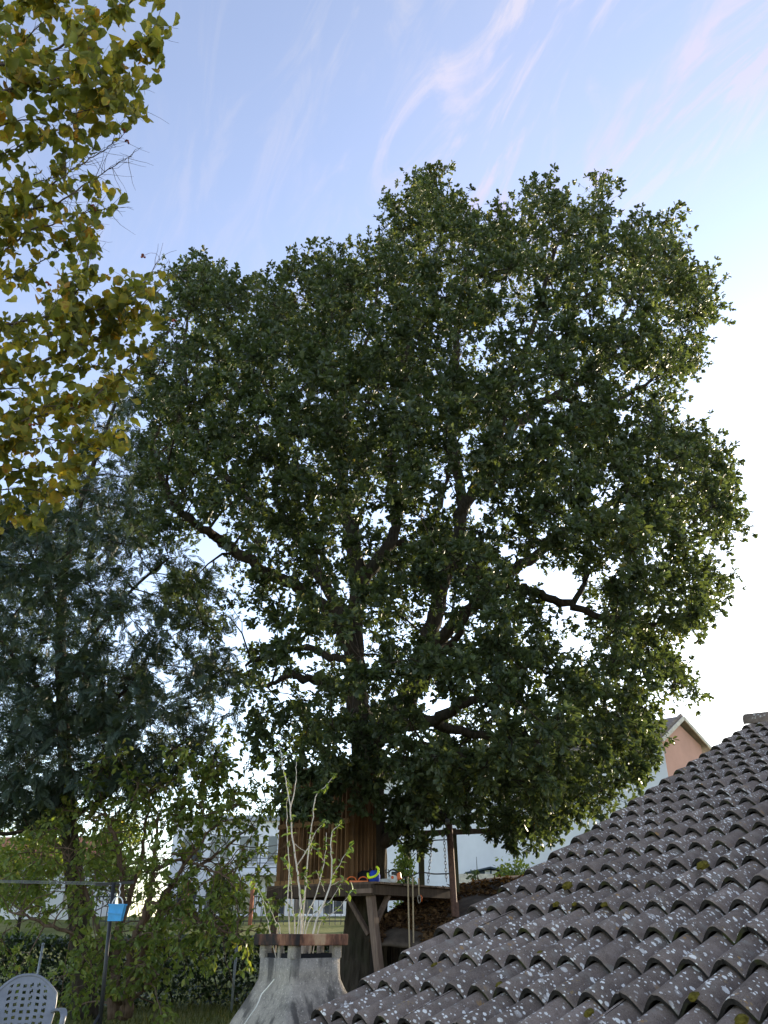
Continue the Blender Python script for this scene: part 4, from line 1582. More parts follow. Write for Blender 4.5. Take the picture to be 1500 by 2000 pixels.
    # red-brown nut clusters
    for px_, py_, Yb in ((129, 129, 4.0), (152, 82, 4.05), (242, 256, 4.6), (247, 276, 4.6), (162, 302, 4.65), (280, 500, 4.9), (341, 626, 5.1), (93, 553, 4.9), (184, 403, 4.8), (62, 830, 5.2)):
        c = P(px_, py_, Yb)
        mb = MB()
        A_ = np.array([q[0] for q in att])
        nb = A_[int(np.argmin(np.linalg.norm(A_ - c, axis=1)))]
        mb.tube(spline([nb, (nb + c) / 2 + [0, 0, .02], c], 4), .0016, 4)
        for q in range(5):
            o_ = c + RNG.normal(size=3) * .011
            ax = RNG.normal(size=3)
            mb.lathe(o_, [(.002, -.010), (.008, -.006), (.010, 0), (.008, .006), (.004, .011), (.001, .014)], 7, ax)
        mb.build('nut_cluster', 'nut_husk', root, True)


build_hazel()


# ------------------------------------------------------------------ tree house
DZ = 1.9                                                   # deck height
DF = np.array([-0.18, 12.3])                               # its corner facing the house
E1 = np.array([.606, .795])
E2 = np.array([-.795, .606])


def dk(a, b, z):
    q = DF + E1 * a + E2 * b
    return np.array([q[0], q[1], z])


E13, E23 = np.append(E1, 0), np.append(E2, 0)
UZ = np.array([0, 0, 1.0])


def build_treehouse():
    root = thing('tree_house', 'wooden tree house cabin on a plank deck round the oak trunk', 'tree house', (-0.4, 13.6, 0))
    # deck planks running away from the front-right edge, leaving out the trunk
    n = 19
    w = 2.15 / n
    for k in range(n):
        a = (k + .5) * w
        spans = [(-.06, 2.12)]
        if abs(a - 1.26) < .38:
            spans = [(-.06, .74), (1.56, 2.12)]
        for b0, b1 in spans:
            MB().bar(dk(a, b0 + random.uniform(-.015, .015), DZ - .014), dk(a, b1, DZ - .014), w - .008, .028).build('plank', 'dark_wood', root)
    # edge beams and joists under the planks
    MB().bar(dk(-.02, .02, DZ - .10), dk(2.15, .02, DZ - .10), .05, .13).build('edge_beam', 'dark_wood', root)
    MB().bar(dk(.02, -.02, DZ - .105), dk(.02, 2.1, DZ - .105), .05, .15).build('edge_beam', 'dark_wood', root)
    MB().bar(dk(2.1, .02, DZ - .10), dk(2.1, 2.1, DZ - .10), .05, .13).build('edge_beam', 'dark_wood', root)
    MB().bar(dk(.02, 2.08, DZ - .10), dk(2.12, 2.08, DZ - .10), .05, .13).build('edge_beam', 'dark_wood', root)
    for b in (.45, .78, 1.55, 1.85):
        MB().bar(dk(.05, b, DZ - .095), dk(2.1, b, DZ - .095), .045, .11).build('joist', 'dark_wood', root)
    # front post with two knee braces
    top = dk(.10, .10, DZ - .17)
    foot = P(741, 1900, 12.45)
    foot = top + (foot - top) * ((top[2] + .05) / (top[2] - foot[2]))
    MB().bar(foot, top + [0, 0, .02], .105, .105, E23).build('post', 'post_wood', root, False, .006)
    MB().bar(top + E13 * .02 + [0, 0, -.50], dk(.48, .06, DZ - .16), .05, .07, E23).build('brace', 'post_wood', root)
    MB().bar(top + E23 * .02 + [0, 0, -.50], dk(.06, .50, DZ - .17), .05, .07, E13).build('brace', 'dark_wood', root)
    MB().bar(dk(-.03, .26, DZ - .12), dk(-.03, -.03, DZ - .12), .03, .06).build('header', 'post_wood', root)
    for a, b in ((.08, 1.98), (2.0, 1.98)):
        q = dk(a, b, 0)
        q[2] = gz(q[0], q[1]) - .05
        MB().bar(q, dk(a, b, DZ - .16), .10, .10).build('post', 'dark_wood', root)
    # cabin: front wall on the front-left edge
    def tpx(px_):
        best = min(np.linspace(.2, 2.3, 400), key=lambda t: abs(proj(dk(.05, t, DZ + .7))[0][0] - px_))
        return best
    t0, t1 = tpx(683), tpx(545)
    zt, zm = DZ + 1.62, DZ + .86
    w0, w1 = tpx(652), tpx(614)
    bw = .088
    t = t0
    while t < t1 - .02:
        b1 = min(t + bw, t1)
        mid = (t + b1) / 2
        j = random.uniform(-.004, .004)
        gap = tpx(651) < mid + .02 and mid < tpx(641)
        if not gap:
            MB().bar(dk(.05 + j, mid, DZ + .01), dk(.05 + j, mid, zm - .02), b1 - t - .0025, .02, E23).build('board', 'cabin_wood', root)
        if not (w0 < mid < w1):
            MB().bar(dk(.05 + j, mid, zm + .02), dk(.05 + j, mid, zt + random.uniform(-.02, .02)), b1 - t - .0025, .02, E23).build('board', 'cabin_wood', root)
        else:
            MB().bar(dk(.05 + j, mid, zm + .52), dk(.05 + j, mid, zt), b1 - t - .0025, .02, E23).build('board', 'cabin_wood', root)
        t = b1
    for z, tt0, tt1 in ((zm, t0, t1), (DZ + .03, t0, t1), (zt - .05, t0, t1)):
        MB().bar(dk(.025, tt0, z), dk(.025, tt1, z), .035, .07).build('rail', 'rail_wood', root)
    for tt in (w0 - .012, w1 + .012):
        MB().bar(dk(.022, tt, DZ + .02), dk(.022, tt, zt), .05, .045, E23).build('stud', 'rail_wood', root)
    MB().bar(dk(.024, w0, zm + .50), dk(.024, w1, zm + .50), .035, .05).build('window_head', 'rail_wood', root)
    # side and back walls
    for bq, a0, a1 in ((t1, .06, .82), (t0, .06, .60)):
        a = a0
        while a < a1:
            MB().bar(dk(a + .045, bq, DZ + .01), dk(a + .045, bq, zt), .084, .02, E13).build('board', 'cabin_wood', root)
            a += .09
    a = t0 + .45
    while a < t1:
        if not (w0 - .05 < a < w1 + .08):
            MB().bar(dk(.84, a + .045, DZ + .01), dk(.84, a + .045, zt), .084, .02, E23).build('board', 'cabin_wood', root)
        a += .09
    # roof boards
    for k in range(8):
        a = -.12 + k * .145
        z = zt + .05 + .14 * k / 8
        MB().bar(dk(a, t0 - .12, z), dk(a, t1 + .14, z), .15, .022).build('roof_board', 'dark_wood', root)
    # railing posts and beam on the far side of the deck
    pa0, pa1 = P(824, 1740, 14.35), P(822, 1622, 14.35)
    pb0, pb1 = P(893, 1745, 14.6), P(886, 1618, 14.6)
    MB().bar([pa0[0], pa0[1], DZ - .15], pa1, .095, .095, (0, 1, 0)).build('rail_post', 'green_post_wood', root)
    MB().bar([pb0[0], pb0[1], DZ - .3], pb1, .085, .085, (0, 1, 0)).build('rail_post', 'green_post_wood', root)
    MB().bar(P(812, 1628, 14.25), P(1002, 1621, 14.9), .07, .085).build('top_beam', 'dark_wood', root)
    # dark rope rails
    for pp in ([(748, 1650, 14.0), (780, 1648, 14.2), (822, 1643, 14.3), (850, 1641, 14.3), (880, 1640, 14.3)], [(770, 1716, 14.0), (800, 1712, 14.1), (822, 1704, 14.3), (848, 1707, 14.3), (886, 1706, 14.5)]):
        MB().tube(spline([P(*q) for q in pp], 5), .011, 6).build('rope_rail', 'rope_dark', root)
    return root


build_treehouse()

# steel prop under the sawn limb
pt, pb = P(877, 1606, 13.55), P(888, 1790, 13.45)
pb = pt + (pb - pt) * ((pt[2] + .1) / (pt[2] - pb[2]))
pr = thing('support_post', 'rusty brown steel post propping up the sawn oak limb', 'post', pb)
MB().tube([pb, (pb + pt) / 2, pt], .052, 14).build('shaft', 'rust_post', pr, True)
MB().tube([pt - [0, 0, .04], pt + [0, 0, .05]], .068, 14).build('collar', 'steel', pr, True)
sl0, sl1 = pt + (pb - pt) * .40, pt + (pb - pt) * .74
MB().bar(sl0 + [.045, -.045, 0], sl1 + [.045, -.045, 0], .05, .03).build('splice_plate', 'rust_post', pr)


def chain(px0, py0, px1, py1, Y0, Y1, label):
    a, b = P(px0, py0, Y0), P(px1, py1, Y1)
    root = thing('hanging_chain', label, 'chain', b)
    L_ = np.linalg.norm(b - a)
    ll = .062
    n = int(L_ / (ll * .78))
    d = (b - a) / L_
    u = unit(np.cross(d, [0, 1.0, 0]))
    w = np.cross(d, u)
    for k in range(n):
        c = a + d * (k + .5) * L_ / n
        s_ = u if k % 2 else w
        th = np.linspace(0, 2 * np.pi, 13)
        pts = [c + d * math.cos(t) * ll * .52 + s_ * math.sin(t) * .016 for t in th]
        MB().tube(pts, .0052, 5, False).build('link', 'chain_steel', root, True)


chain(846, 1612, 836, 1724, 14.0, 13.9, 'steel chain hanging beside the mossy railing post to the deck')
chain(866, 1612, 872, 1722, 14.0, 14.0, 'steel chain hanging close behind the rusty steel post')


def rope(pp, r, label, hook=False):
    q = spline([P(*c) for c in pp], 6)
    root = thing('rope', label, 'rope', q[-1])
    MB().tube(q, r, 7).build('strand', 'rope_beige', root, True)
    if hook:
        c = q[-1]
        th = np.linspace(0, 2 * np.pi, 15)
        pts = [c + [math.sin(t) * .022, 0, -.055 + math.cos(t) * .055] for t in th]
        MB().tube(pts, .006, 6, False).build('carabiner', 'steel', root, True)
        MB().tube([c + [.02, 0, 0], c + [.045, 0, -.03], c + [.035, 0, -.09]], .008, 6).build('strap', 'orange_plastic', root, True)


GR = [(797, 1714, 12.75), (797, 1722, 12.66), (798, 1780, 12.65), (800, 1850, 12.65), (802, 1935, 12.65)]
rope(GR, .012, 'beige climbing rope with its strand closer to the oak trunk, hanging from the deck')
rope([(806, 1714, 12.8), (806, 1722, 12.72), (807, 1780, 12.7), (808, 1850, 12.7), (810, 1935, 12.7)], .012, 'beige climbing rope with its strand closer to the steel post, hanging from the deck')
rope([(817, 1716, 12.95), (818, 1724, 12.85), (818, 1736, 12.85), (818.5, 1748, 12.85)], .011, 'short rope with orange strap and carabiner hanging from the deck edge', True)

# tools on the deck corner
FRONT = dk(.14, .14, DZ)


def ondeck(px_, a):
    """point on the deck near its front corner, above photograph column px_"""
    b = min(np.linspace(-.1, 2, 500), key=lambda t: abs(proj(dk(a, t, DZ))[0][0] - px_))
    return dk(a, b, DZ)


def along(px_, b):
    a = min(np.linspace(0, 2, 500), key=lambda t: abs(proj(dk(t, b, DZ))[0][0] - px_))
    return dk(a, b, DZ)


def build_tools():
    c = along(770, .10)
    root = thing('chainsaw', 'small orange and white chainsaw standing on the deck edge', 'chainsaw', c)
    X = np.array([1.0, 0, 0])
    Yv = np.array([0, 1.0, 0])
    b = MB()
    b.lathe(c + [-.015, 0, .070], [(.030, -.055), (.062, -.045), (.070, 0), (.064, .04), (.035, .055)], 14, (0, 1, 0), 1.0, 1.0)
    b.build('tank', 'white_plastic', root, True)
    MB().lathe(c + [-.03, -.062, .085], [(.022, -.004), (.022, .006), (.010, .008)], 12, (0, -1, 0)).build('badge', 'orange_plastic', root, True)
    MB().box(c + [.07, 0, .105], [.034, 0, .010], [0, .052, 0], [-.01, 0, .050]).build('rear_cover', 'orange_plastic', root, False, .015)
    MB().box(c + [.012, 0, .135], [.055, 0, -.006], [0, .05, 0], [0, 0, .028]).build('top_cover', 'black_paint', root, False, .012)
    hp = [c + [-.075, 0, .085], c + [-.082, 0, .15], c + [-.055, 0, .185], c + [0, 0, .19], c + [.05, 0, .165], c + [.085, 0, .14]]
    MB().tube(spline(hp, 5), .011, 7).build('handle', 'black_paint', root, True)
    gp = [c + [-.115, 0, .20], c + [-.135, 0, .18], c + [-.12, 0, .150], c + [-.085, 0, .165], c + [-.095, 0, .2]]
    MB().tube(spline(gp, 5), .008, 6).build('hand_guard', 'black_paint', root, True)
    MB().bar(c + [-.07, 0, .045], c + [-.26, 0, .035], .012, .055).build('guide_bar', 'steel', root)
    # blue pouch with neon strap
    c = ondeck(731, .10)
    root = thing('tool_pouch', 'blue fabric pouch with neon yellow trim on the deck corner', 'pouch', c)
    MB().lathe(c + [0, 0, 0], [(.066, 0.0), (.082, .03), (.084, .08), (.072, .12), (.045, .15)], 16).build('bag', 'blue_fabric', root, True)
    for pp, r in (([(-.09, -.03, .10), (-.085, -.06, .055), (-.04, -.085, .055), (.01, -.088, .07), (.045, -.075, .10), (.06, -.05, .14), (.052, -.03, .18), (.03, -.02, .20)], .017), ([(-.095, -.02, .11), (-.09, -.05, .075), (-.075, -.06, .05)], .018)):
        MB().tube(spline([c + np.array(q) for q in pp], 5), r, 8).build('neon_trim', 'neon_fabric', root, True)
    # dark bag leaning on the trunk
    c = ondeck(712, .32)
    root = thing('dark_bag', 'black slumped bag against the oak trunk behind the blue pouch', 'bag', c)
    MB().lathe(c, [(.10, 0), (.125, .03), (.12, .08), (.09, .14), (.04, .175)], 14, (0, 0, 1), 1.15, .8).build('sack', 'black_fabric', root, True)
    MB().tube(spline([c + [.05, 0, .15], c + [.09, -.02, .2], c + [.12, 0, .15]], 5), .01, 6).build('strap', 'black_fabric', root, True)
    # orange webbing
    c = ondeck(700, .08)
    root = thing('climbing_strap', 'coiled orange webbing strap lying flat beside the dark bag', 'strap', c)
    MB().bar(c + [-.13, 0, .015], c + [.14, 0, .012], .03, .022).build('webbing', 'orange_plastic', root)
    for x0 in (-.10, .07):
        pts = [c + [x0 + math.cos(t) * .065, -.01, .03 + math.sin(t) * .045] for t in np.linspace(-.2, math.pi + .2, 12)]
        MB().tube(pts, .009, 6).build('loop', 'orange_plastic', root, True)


build_tools()


# ------------------------------------------------------------------ leaf-covered shed behind the roof
def build_shed():
    nu, nv = 46, 26
    us, vs_ = np.linspace(0, 1, nu), np.linspace(0, 1, nv)
    lower = spline([P(728, 1838, 12.9), P(790, 1838, 12.7), P(880, 1842, 12.5), P(1000, 1846, 12.3), P(1150, 1850, 12.1)], 12)
    upper = spline([P(735, 1812, 13.8), P(765, 1785, 14.4), P(805, 1757, 14.9), P(850, 1741, 15.3), P(905, 1727, 15.6), P(985, 1712, 15.8), P(1080, 1705, 15.9), P(1180, 1702, 16)], 12)

    def samp(c, t):
        k = t * (len(c) - 1)
        i = np.minimum(k.astype(int), len(c) - 2)
        return c[i] + (c[i + 1] - c[i]) * (k - i)[:, None]
    lo, up = samp(lower, us), samp(upper, us)
    G = lo[None] * (1 - vs_[:, None, None]) + up[None] * vs_[:, None, None]
    G[:, :, 2] += .10 * np.sin(np.pi * vs_)[:, None] + .035 * snoise(G * 3.1, 5) + .02 * snoise(G * 9, 6)
    root = thing('garden_shed', 'low dark shed whose sagging roof is buried in dead leaves', 'shed', (G[0, nu // 2, 0], 13.6, 0))
    idx = np.arange(nu * nv).reshape(nv, nu)
    F = np.stack([idx[:-1, :-1], idx[:-1, 1:], idx[1:, 1:], idx[1:, :-1]], -1).reshape(-1, 4)
    V = G.reshape(-1, 3)
    k = len(V)
    V2 = np.vstack([V, V - [0, 0, .05]])
    rim = list(idx[0]) + list(idx[1:, -1]) + list(idx[-1, ::-1][1:]) + list(idx[::-1, 0][1:])
    rf = np.array([(rim[i], rim[i] + k, rim[i + 1] + k, rim[i + 1]) for i in range(len(rim) - 1)])
    me = np_mesh('roof', V2, [F, F[:, ::-1] + k, rf], None, True)
    roof = link('roof', me, 'tarp_grey', root)
    # litter
    n = 9000
    a, b = RNG.random(n) * (nu - 2), RNG.random(n) * (nv - 2)
    ai, bi = a.astype(int), b.astype(int)
    p_ = G[bi, ai] + (G[bi, ai + 1] - G[bi, ai]) * (a - ai)[:, None] + (G[bi + 1, ai] - G[bi, ai]) * (b - bi)[:, None]
    bare = snoise(p_ * [1.3, 1.3, 0], 12, 2) + .3 * (b / nv < .45) * (a / nu < .35)
    ok = bare < .62
    p_ = p_[ok] + np.array([0, 0, .012])
    n = len(p_)
    leaves('leaf_litter', T_simple(.55, .5, .8), p_ + RNG.normal(size=(n, 3)) * .01, rand_dir(n) * [1, 1, .5], rand_dir(n) * .7 + [0, 0, 1], RNG.uniform(.05, .10, n), RNG.random(n), 'dead_leaf', roof)
    # walls of dark planks set back under the roof edge
    for q in range(0, nu - 1):
        p0, p1 = G[3, q], G[3, q + 1]
        mid = (p0 + p1) / 2
        if mid[2] < .25 or (q * 3) % nu in (7, 8):
            continue
        wd = np.linalg.norm((p1 - p0)[:2])
        dd = unit((p1 - p0) * [1, 1, 0])
        if q > 14:
            MB().bar([mid[0], mid[1] + .25, gz(mid[0], mid[1]) - .05], [mid[0], mid[1] + .25, mid[2] - .06], wd - .01, .02, dd).build('plank', 'shed_wood', root)
    for q in (0, 11, 22, 33, 45):
        t_ = G[2, q]
        MB().bar([t_[0], t_[1] + .06, gz(t_[0], t_[1]) - .05], [t_[0], t_[1] + .06, t_[2] - .03], .09, .09).build('post', 'shed_wood', root)
        t_ = G[-3, q]
        MB().bar([t_[0], t_[1], gz(t_[0], t_[1]) - .05], [t_[0], t_[1], t_[2] - .03], .09, .09).build('post', 'shed_wood', root)
    for q in range(0, nu - 1):
        p0, p1 = G[-3, q], G[-3, q + 1]
        mid = (p0 + p1) / 2
        wd = np.linalg.norm((p1 - p0)[:2])
        MB().bar([mid[0], mid[1] + .05, gz(mid[0], mid[1]) - .05], [mid[0], mid[1] + .05, mid[2] - .05], wd - .008, .02, unit((p1 - p0) * [1, 1, 0])).build('plank', 'shed_wood', root)


build_shed()


# ------------------------------------------------------------------ things in the garden, lower left
def build_chair():
    c = P(62, 1900, 8.3)
    g = gz(c[0], c[1])
    root = thing('garden_chair', 'grey plastic garden armchair with lattice back', 'chair', (c[0], c[1], g))
    rot = math.radians(28)                                # front turned towards the house, a little to the right
    f = np.array([math.sin(rot), -math.cos(rot), 0])      # forward
    r = np.array([math.cos(rot), math.sin(rot), 0])       # to the picture's right
    o = np.array([c[0], c[1], g])

    def Q(x, y, z):
        return o + r * x + f * y + UZ * z
    # seat
    vs, fs = [], []
    nx, ny = 9, 7
    for j in range(ny):
        y = -.02 + .44 * j / (ny - 1)
        for i in range(nx):
            x = (-1 + 2 * i / (nx - 1)) * (.21 + .03 * j / (ny - 1))
            z = .40 + .015 * j / (ny - 1) + .03 * (x / .24) ** 4 - .012 * math.sin(math.pi * j / (ny - 1)) - (.03 if j == ny - 1 else 0)
            vs.append(Q(x, y, z))
    m = len(vs)
    vs += [v - UZ * .022 for v in vs]
    for j in range(ny - 1):
        for i in range(nx - 1):
            a = j * nx + i
            fs += [(a, a + 1, a + nx + 1, a + nx), (a + m, a + nx + m, a + nx + 1 + m, a + 1 + m)]
    ring = [i for i in range(nx)] + [j * nx + nx - 1 for j in range(1, ny)] + [(ny - 1) * nx + i for i in range(nx - 2, -1, -1)] + [j * nx for j in range(ny - 2, -1, -1)]
    fs += [(ring[i], ring[i] + m, ring[i + 1] + m, ring[i + 1]) for i in range(len(ring) - 1)]
    MB().add(vs, fs).build('seat', 'grey_plastic', root, True)

    # backrest: arched shell pierced by square holes
    def back(u, v):
        """u across -1..1, v up 0..1 -> point"""
        hw = .215 + .055 * math.sin(math.pi * min(v * .9, .9)) ** 1
        z = .40 + v * .50
        y = -.03 - .15 * v - .05 * (1 - (u * .8) ** 2) * .6
        return Q(u * hw, y, z)

    def arch(u):
        return 1.0 - .30 * abs(u) ** 2.6
    nu, nv = 34, 40
    P2, faces, vid = [], [], {}

    def vert(i, j):
        if (i, j) not in vid:
            u = -1 + 2 * i / nu
            v = arch(u) * j / nv
            vid[(i, j)] = len(P2)
            P2.append(back(u, v))
        return vid[(i, j)]
    for i in range(nu):
        for j in range(nv):
            u = -1 + 2 * (i + .5) / nu
            v = arch(u) * (j + .5) / nv
            ii, jj = i - 5, int(v * 40) - 4
            hole = 5 <= i < 29 and (ii % 4) >= 2 and .16 < v < .90 * arch(u) and (int((v - .16) * 40 / 1.0) % 4) >= 2
            if not hole:
                faces.append((vert(i, j), vert(i + 1, j), vert(i + 1, j + 1), vert(i, j + 1)))
    me = MB().add(P2, faces)
    b = me.build('backrest', 'grey_plastic', root)
    so = b.modifiers.new('solid', 'SOLIDIFY')
    so.thickness = .012
    so.offset = 0
    rimp = [back(-1, arch(1) * t) for t in np.linspace(0, 1, 8)] + [back(u, arch(u)) for u in np.linspace(-1, 1, 25)[1:-1]] + [back(1, arch(1) * t) for t in np.linspace(1, 0, 8)]
    MB().tube(rimp, .014, 8).build('back_rim', 'grey_plastic', root, True)
    # arms and legs
    for sg in (-1, 1):
        a0 = back(sg, .42)
        arm = [a0, Q(sg * .285, .05, .635), Q(sg * .295, .20, .64), Q(sg * .29, .34, .625), Q(sg * .288, .38, .60)]
        s_ = spline(arm, 5)
        mb = MB()
        for q in range(len(s_) - 1):
            mb.bar(s_[q], s_[q + 1] + (s_[q + 1] - s_[q]) * .05, .055, .02)
        mb.build('armrest', 'grey_plastic', root)
        leg = [Q(sg * .288, .375, .61), Q(sg * .275, .375, .40), Q(sg * .285, .39, .2), Q(sg * .30, .40, 0)]
        MB().tube(spline(leg, 4), np.linspace(.026, .020, 13), 8).build('leg', 'grey_plastic', root, True)
        leg = [Q(sg * .22, -.02, .42), Q(sg * .235, -.08, .2), Q(sg * .25, -.13, 0)]
        MB().tube(spline(leg, 4), np.linspace(.026, .020, 9), 8).build('leg', 'grey_plastic', root, True)
        MB().bar(Q(sg * .235, .36, .395), Q(sg * .28, .375, .395), .03, .03).build('arm_bracket', 'grey_plastic', root)


build_chair()


def build_clothesline():
    t = P(222, 1724, 9.5)
    b = P(196, 1995, 9.5)
    b = t + (b - t) * (t[2] / (t[2] - b[2]))
    b[2] = 0
    root = thing('clothesline_post', 'black metal clothesline post with crossbar beside the shrub', 'clothesline', b)
    MB().tube([b - UZ * .05, t], .021, 10).build('pole', 'black_paint', root, True)
    c0, c1 = P(186, 1728, 9.45), P(262, 1723, 9.6)
    MB().bar(c0, c1, .03, .03).build('crossbar', 'black_paint', root)
    k0 = b + (t - b) * .30
    k1 = np.array([b[0] - .28, b[1] - .12, gz(b[0] - .28, b[1] - .12)])
    MB().tube([k1, k0], .017, 8).build('brace', 'black_paint', root, True)
    for f_ in (.03, .35, .7):
        a = c0 + (c1 - c0) * f_
        e = a + np.array([-9.0, 1.2, .35])
        m = (a + e) / 2 - UZ * .05
        MB().tube(spline([a, m, e], 6), .0028, 4).build('line', 'steel', root)
    # peg basket on a hook
    q = P(228, 1783, 9.35)
    r2 = thing('peg_basket', 'bright blue plastic peg basket with white handle on the clothesline', 'basket', q - UZ * .08)
    w, h, d = .082, .078, .05
    mb = MB()
    mb.add([q + np.array(v) for v in ((-w, -d, h), (w, -d, h), (w, d, h), (-w, d, h), (-w * .93, -d * .8, -h), (w * .8, -d * .8, -h), (w * .8, d * .8, -h), (-w * .93, d * .8, -h))], [(0, 4, 5, 1), (1, 5, 6, 2), (2, 6, 7, 3), (3, 7, 4, 0), (4, 7, 6, 5)])
    o = mb.build('tub', 'blue_plastic', r2)
    so = o.modifiers.new('solid', 'SOLIDIFY')
    so.thickness = .006
    mb = MB()
    mb.bar(q + [-w * 1.01, -d - .003, 0], q + [w * .93, -d + .0, -.008], .010, .010)
    mb.build('rib', 'blue_plastic', r2)
    mb = MB()
    mb.bar(q + [-w - .004, -d - .002, h], q + [w + .004, -d - .002, h], .012, .014)
    mb.bar(q + [-w - .004, d + .002, h], q + [w + .004, d + .002, h], .012, .014)
    mb.build('rim', 'blue_plastic', r2)
    pts = [q + [math.cos(a) * .058, -.02, h + math.sin(a) * .075] for a in np.linspace(0, math.pi, 13)]
    MB().tube(pts, .006, 6).build('handle', 'white_plastic', r2, True)
    hk = P(233, 1737, 9.35)
    MB().tube(spline([q + [0, -.02, h + .072], q + [.012, -.02, h + .12], hk, hk + [-.01, .06, .05], c0 + (c1 - c0) * .62], 4), .005, 6).build('hook', 'white_plastic', r2, True)


build_clothesline()

for px_, py0, py1, Yp, lab in ((84, 1845, 1960, 15.9, 'thin grey fence post in front of the hedge behind the chair'), (463, 1835, 1960, 15.9, 'thin grey fence post in front of the hedge beside the chimney'), (-60, 1840, 1960, 15.9, 'thin grey fence post at the far end of the hedge')):
    a = P(px_, py0, Yp)
    b = np.array([a[0], a[1], gz(a[0], a[1]) - .05])
    o = thing('fence_post', lab, 'post', b)
    MB().tube([b, a], .022, 8).build('shaft', 'fence_grey', o, True)
    MB().lathe(a, [(.026, -.01), (.026, .015), (.008, .03)], 8).build('cap', 'fence_grey', o, True)


def build_tufts():
    n = 26000
    x = RNG.uniform(-9, 2, n)
    y = RNG.uniform(9, 22, n)
    z = gz(x, y)
    p_ = np.stack([x, y, z], 1)
    k = snoise(np.stack([x, y], 1) * .9, 21, 2) > -.35
    p_ = p_[k]
    n = len(p_)
    ax = rand_dir(n) * [.5, .5, 0] + [0, 0, 1]
    leaves('grass', (np.array([(-.05, 0, 0), (.05, 0, 0), (.03, .55, .06), (0, 1, .25), (-.03, .55, .06)]), [np.array([[0, 1, 2, 3, 4]])]), p_, ax, rand_dir(n), RNG.uniform(.05, .14, n), RNG.random(n), 'grass_blade', None)
    o = bpy.data.objects.get('grass')
    o['label'] = 'short dry garden grass along the hedge foot'
    o['category'] = 'grass'


build_tufts()


# ------------------------------------------------------------------ far houses, fence, young trees
def window(root, c, r, u, w, h, nrm, frame='window_frame', bars=1):
    """recess-framed window: pane with frame; r = right vector, nrm = outward"""
    c = np.asarray(c, float)
    pane = MB().box(c + nrm * .012, r * w / 2, u * h / 2, nrm * .01).build('window', 'window_glass', root)
    fr = MB()
    for s_ in (-1, 1):
        fr.box(c + r * s_ * (w / 2 + .03) + nrm * .02, r * .035, u * (h / 2 + .065), nrm * .035)
        fr.box(c + u * s_ * (h / 2 + .03) + nrm * .02, r * (w / 2 - .006), u * .035, nrm * .033)
    for b in range(bars):
        fr.box(c + r * (w * ((b + 1) / (bars + 1) - .5)) + nrm * .02, r * .025, u * (h / 2 - .006), nrm * .028)
    fr.build('frame', frame, pane)
    MB().box(c - u * (h / 2 + .09) + nrm * .06, r * (w / 2 + .1), u * .025, nrm * .08).build('sill', 'window_frame', pane)


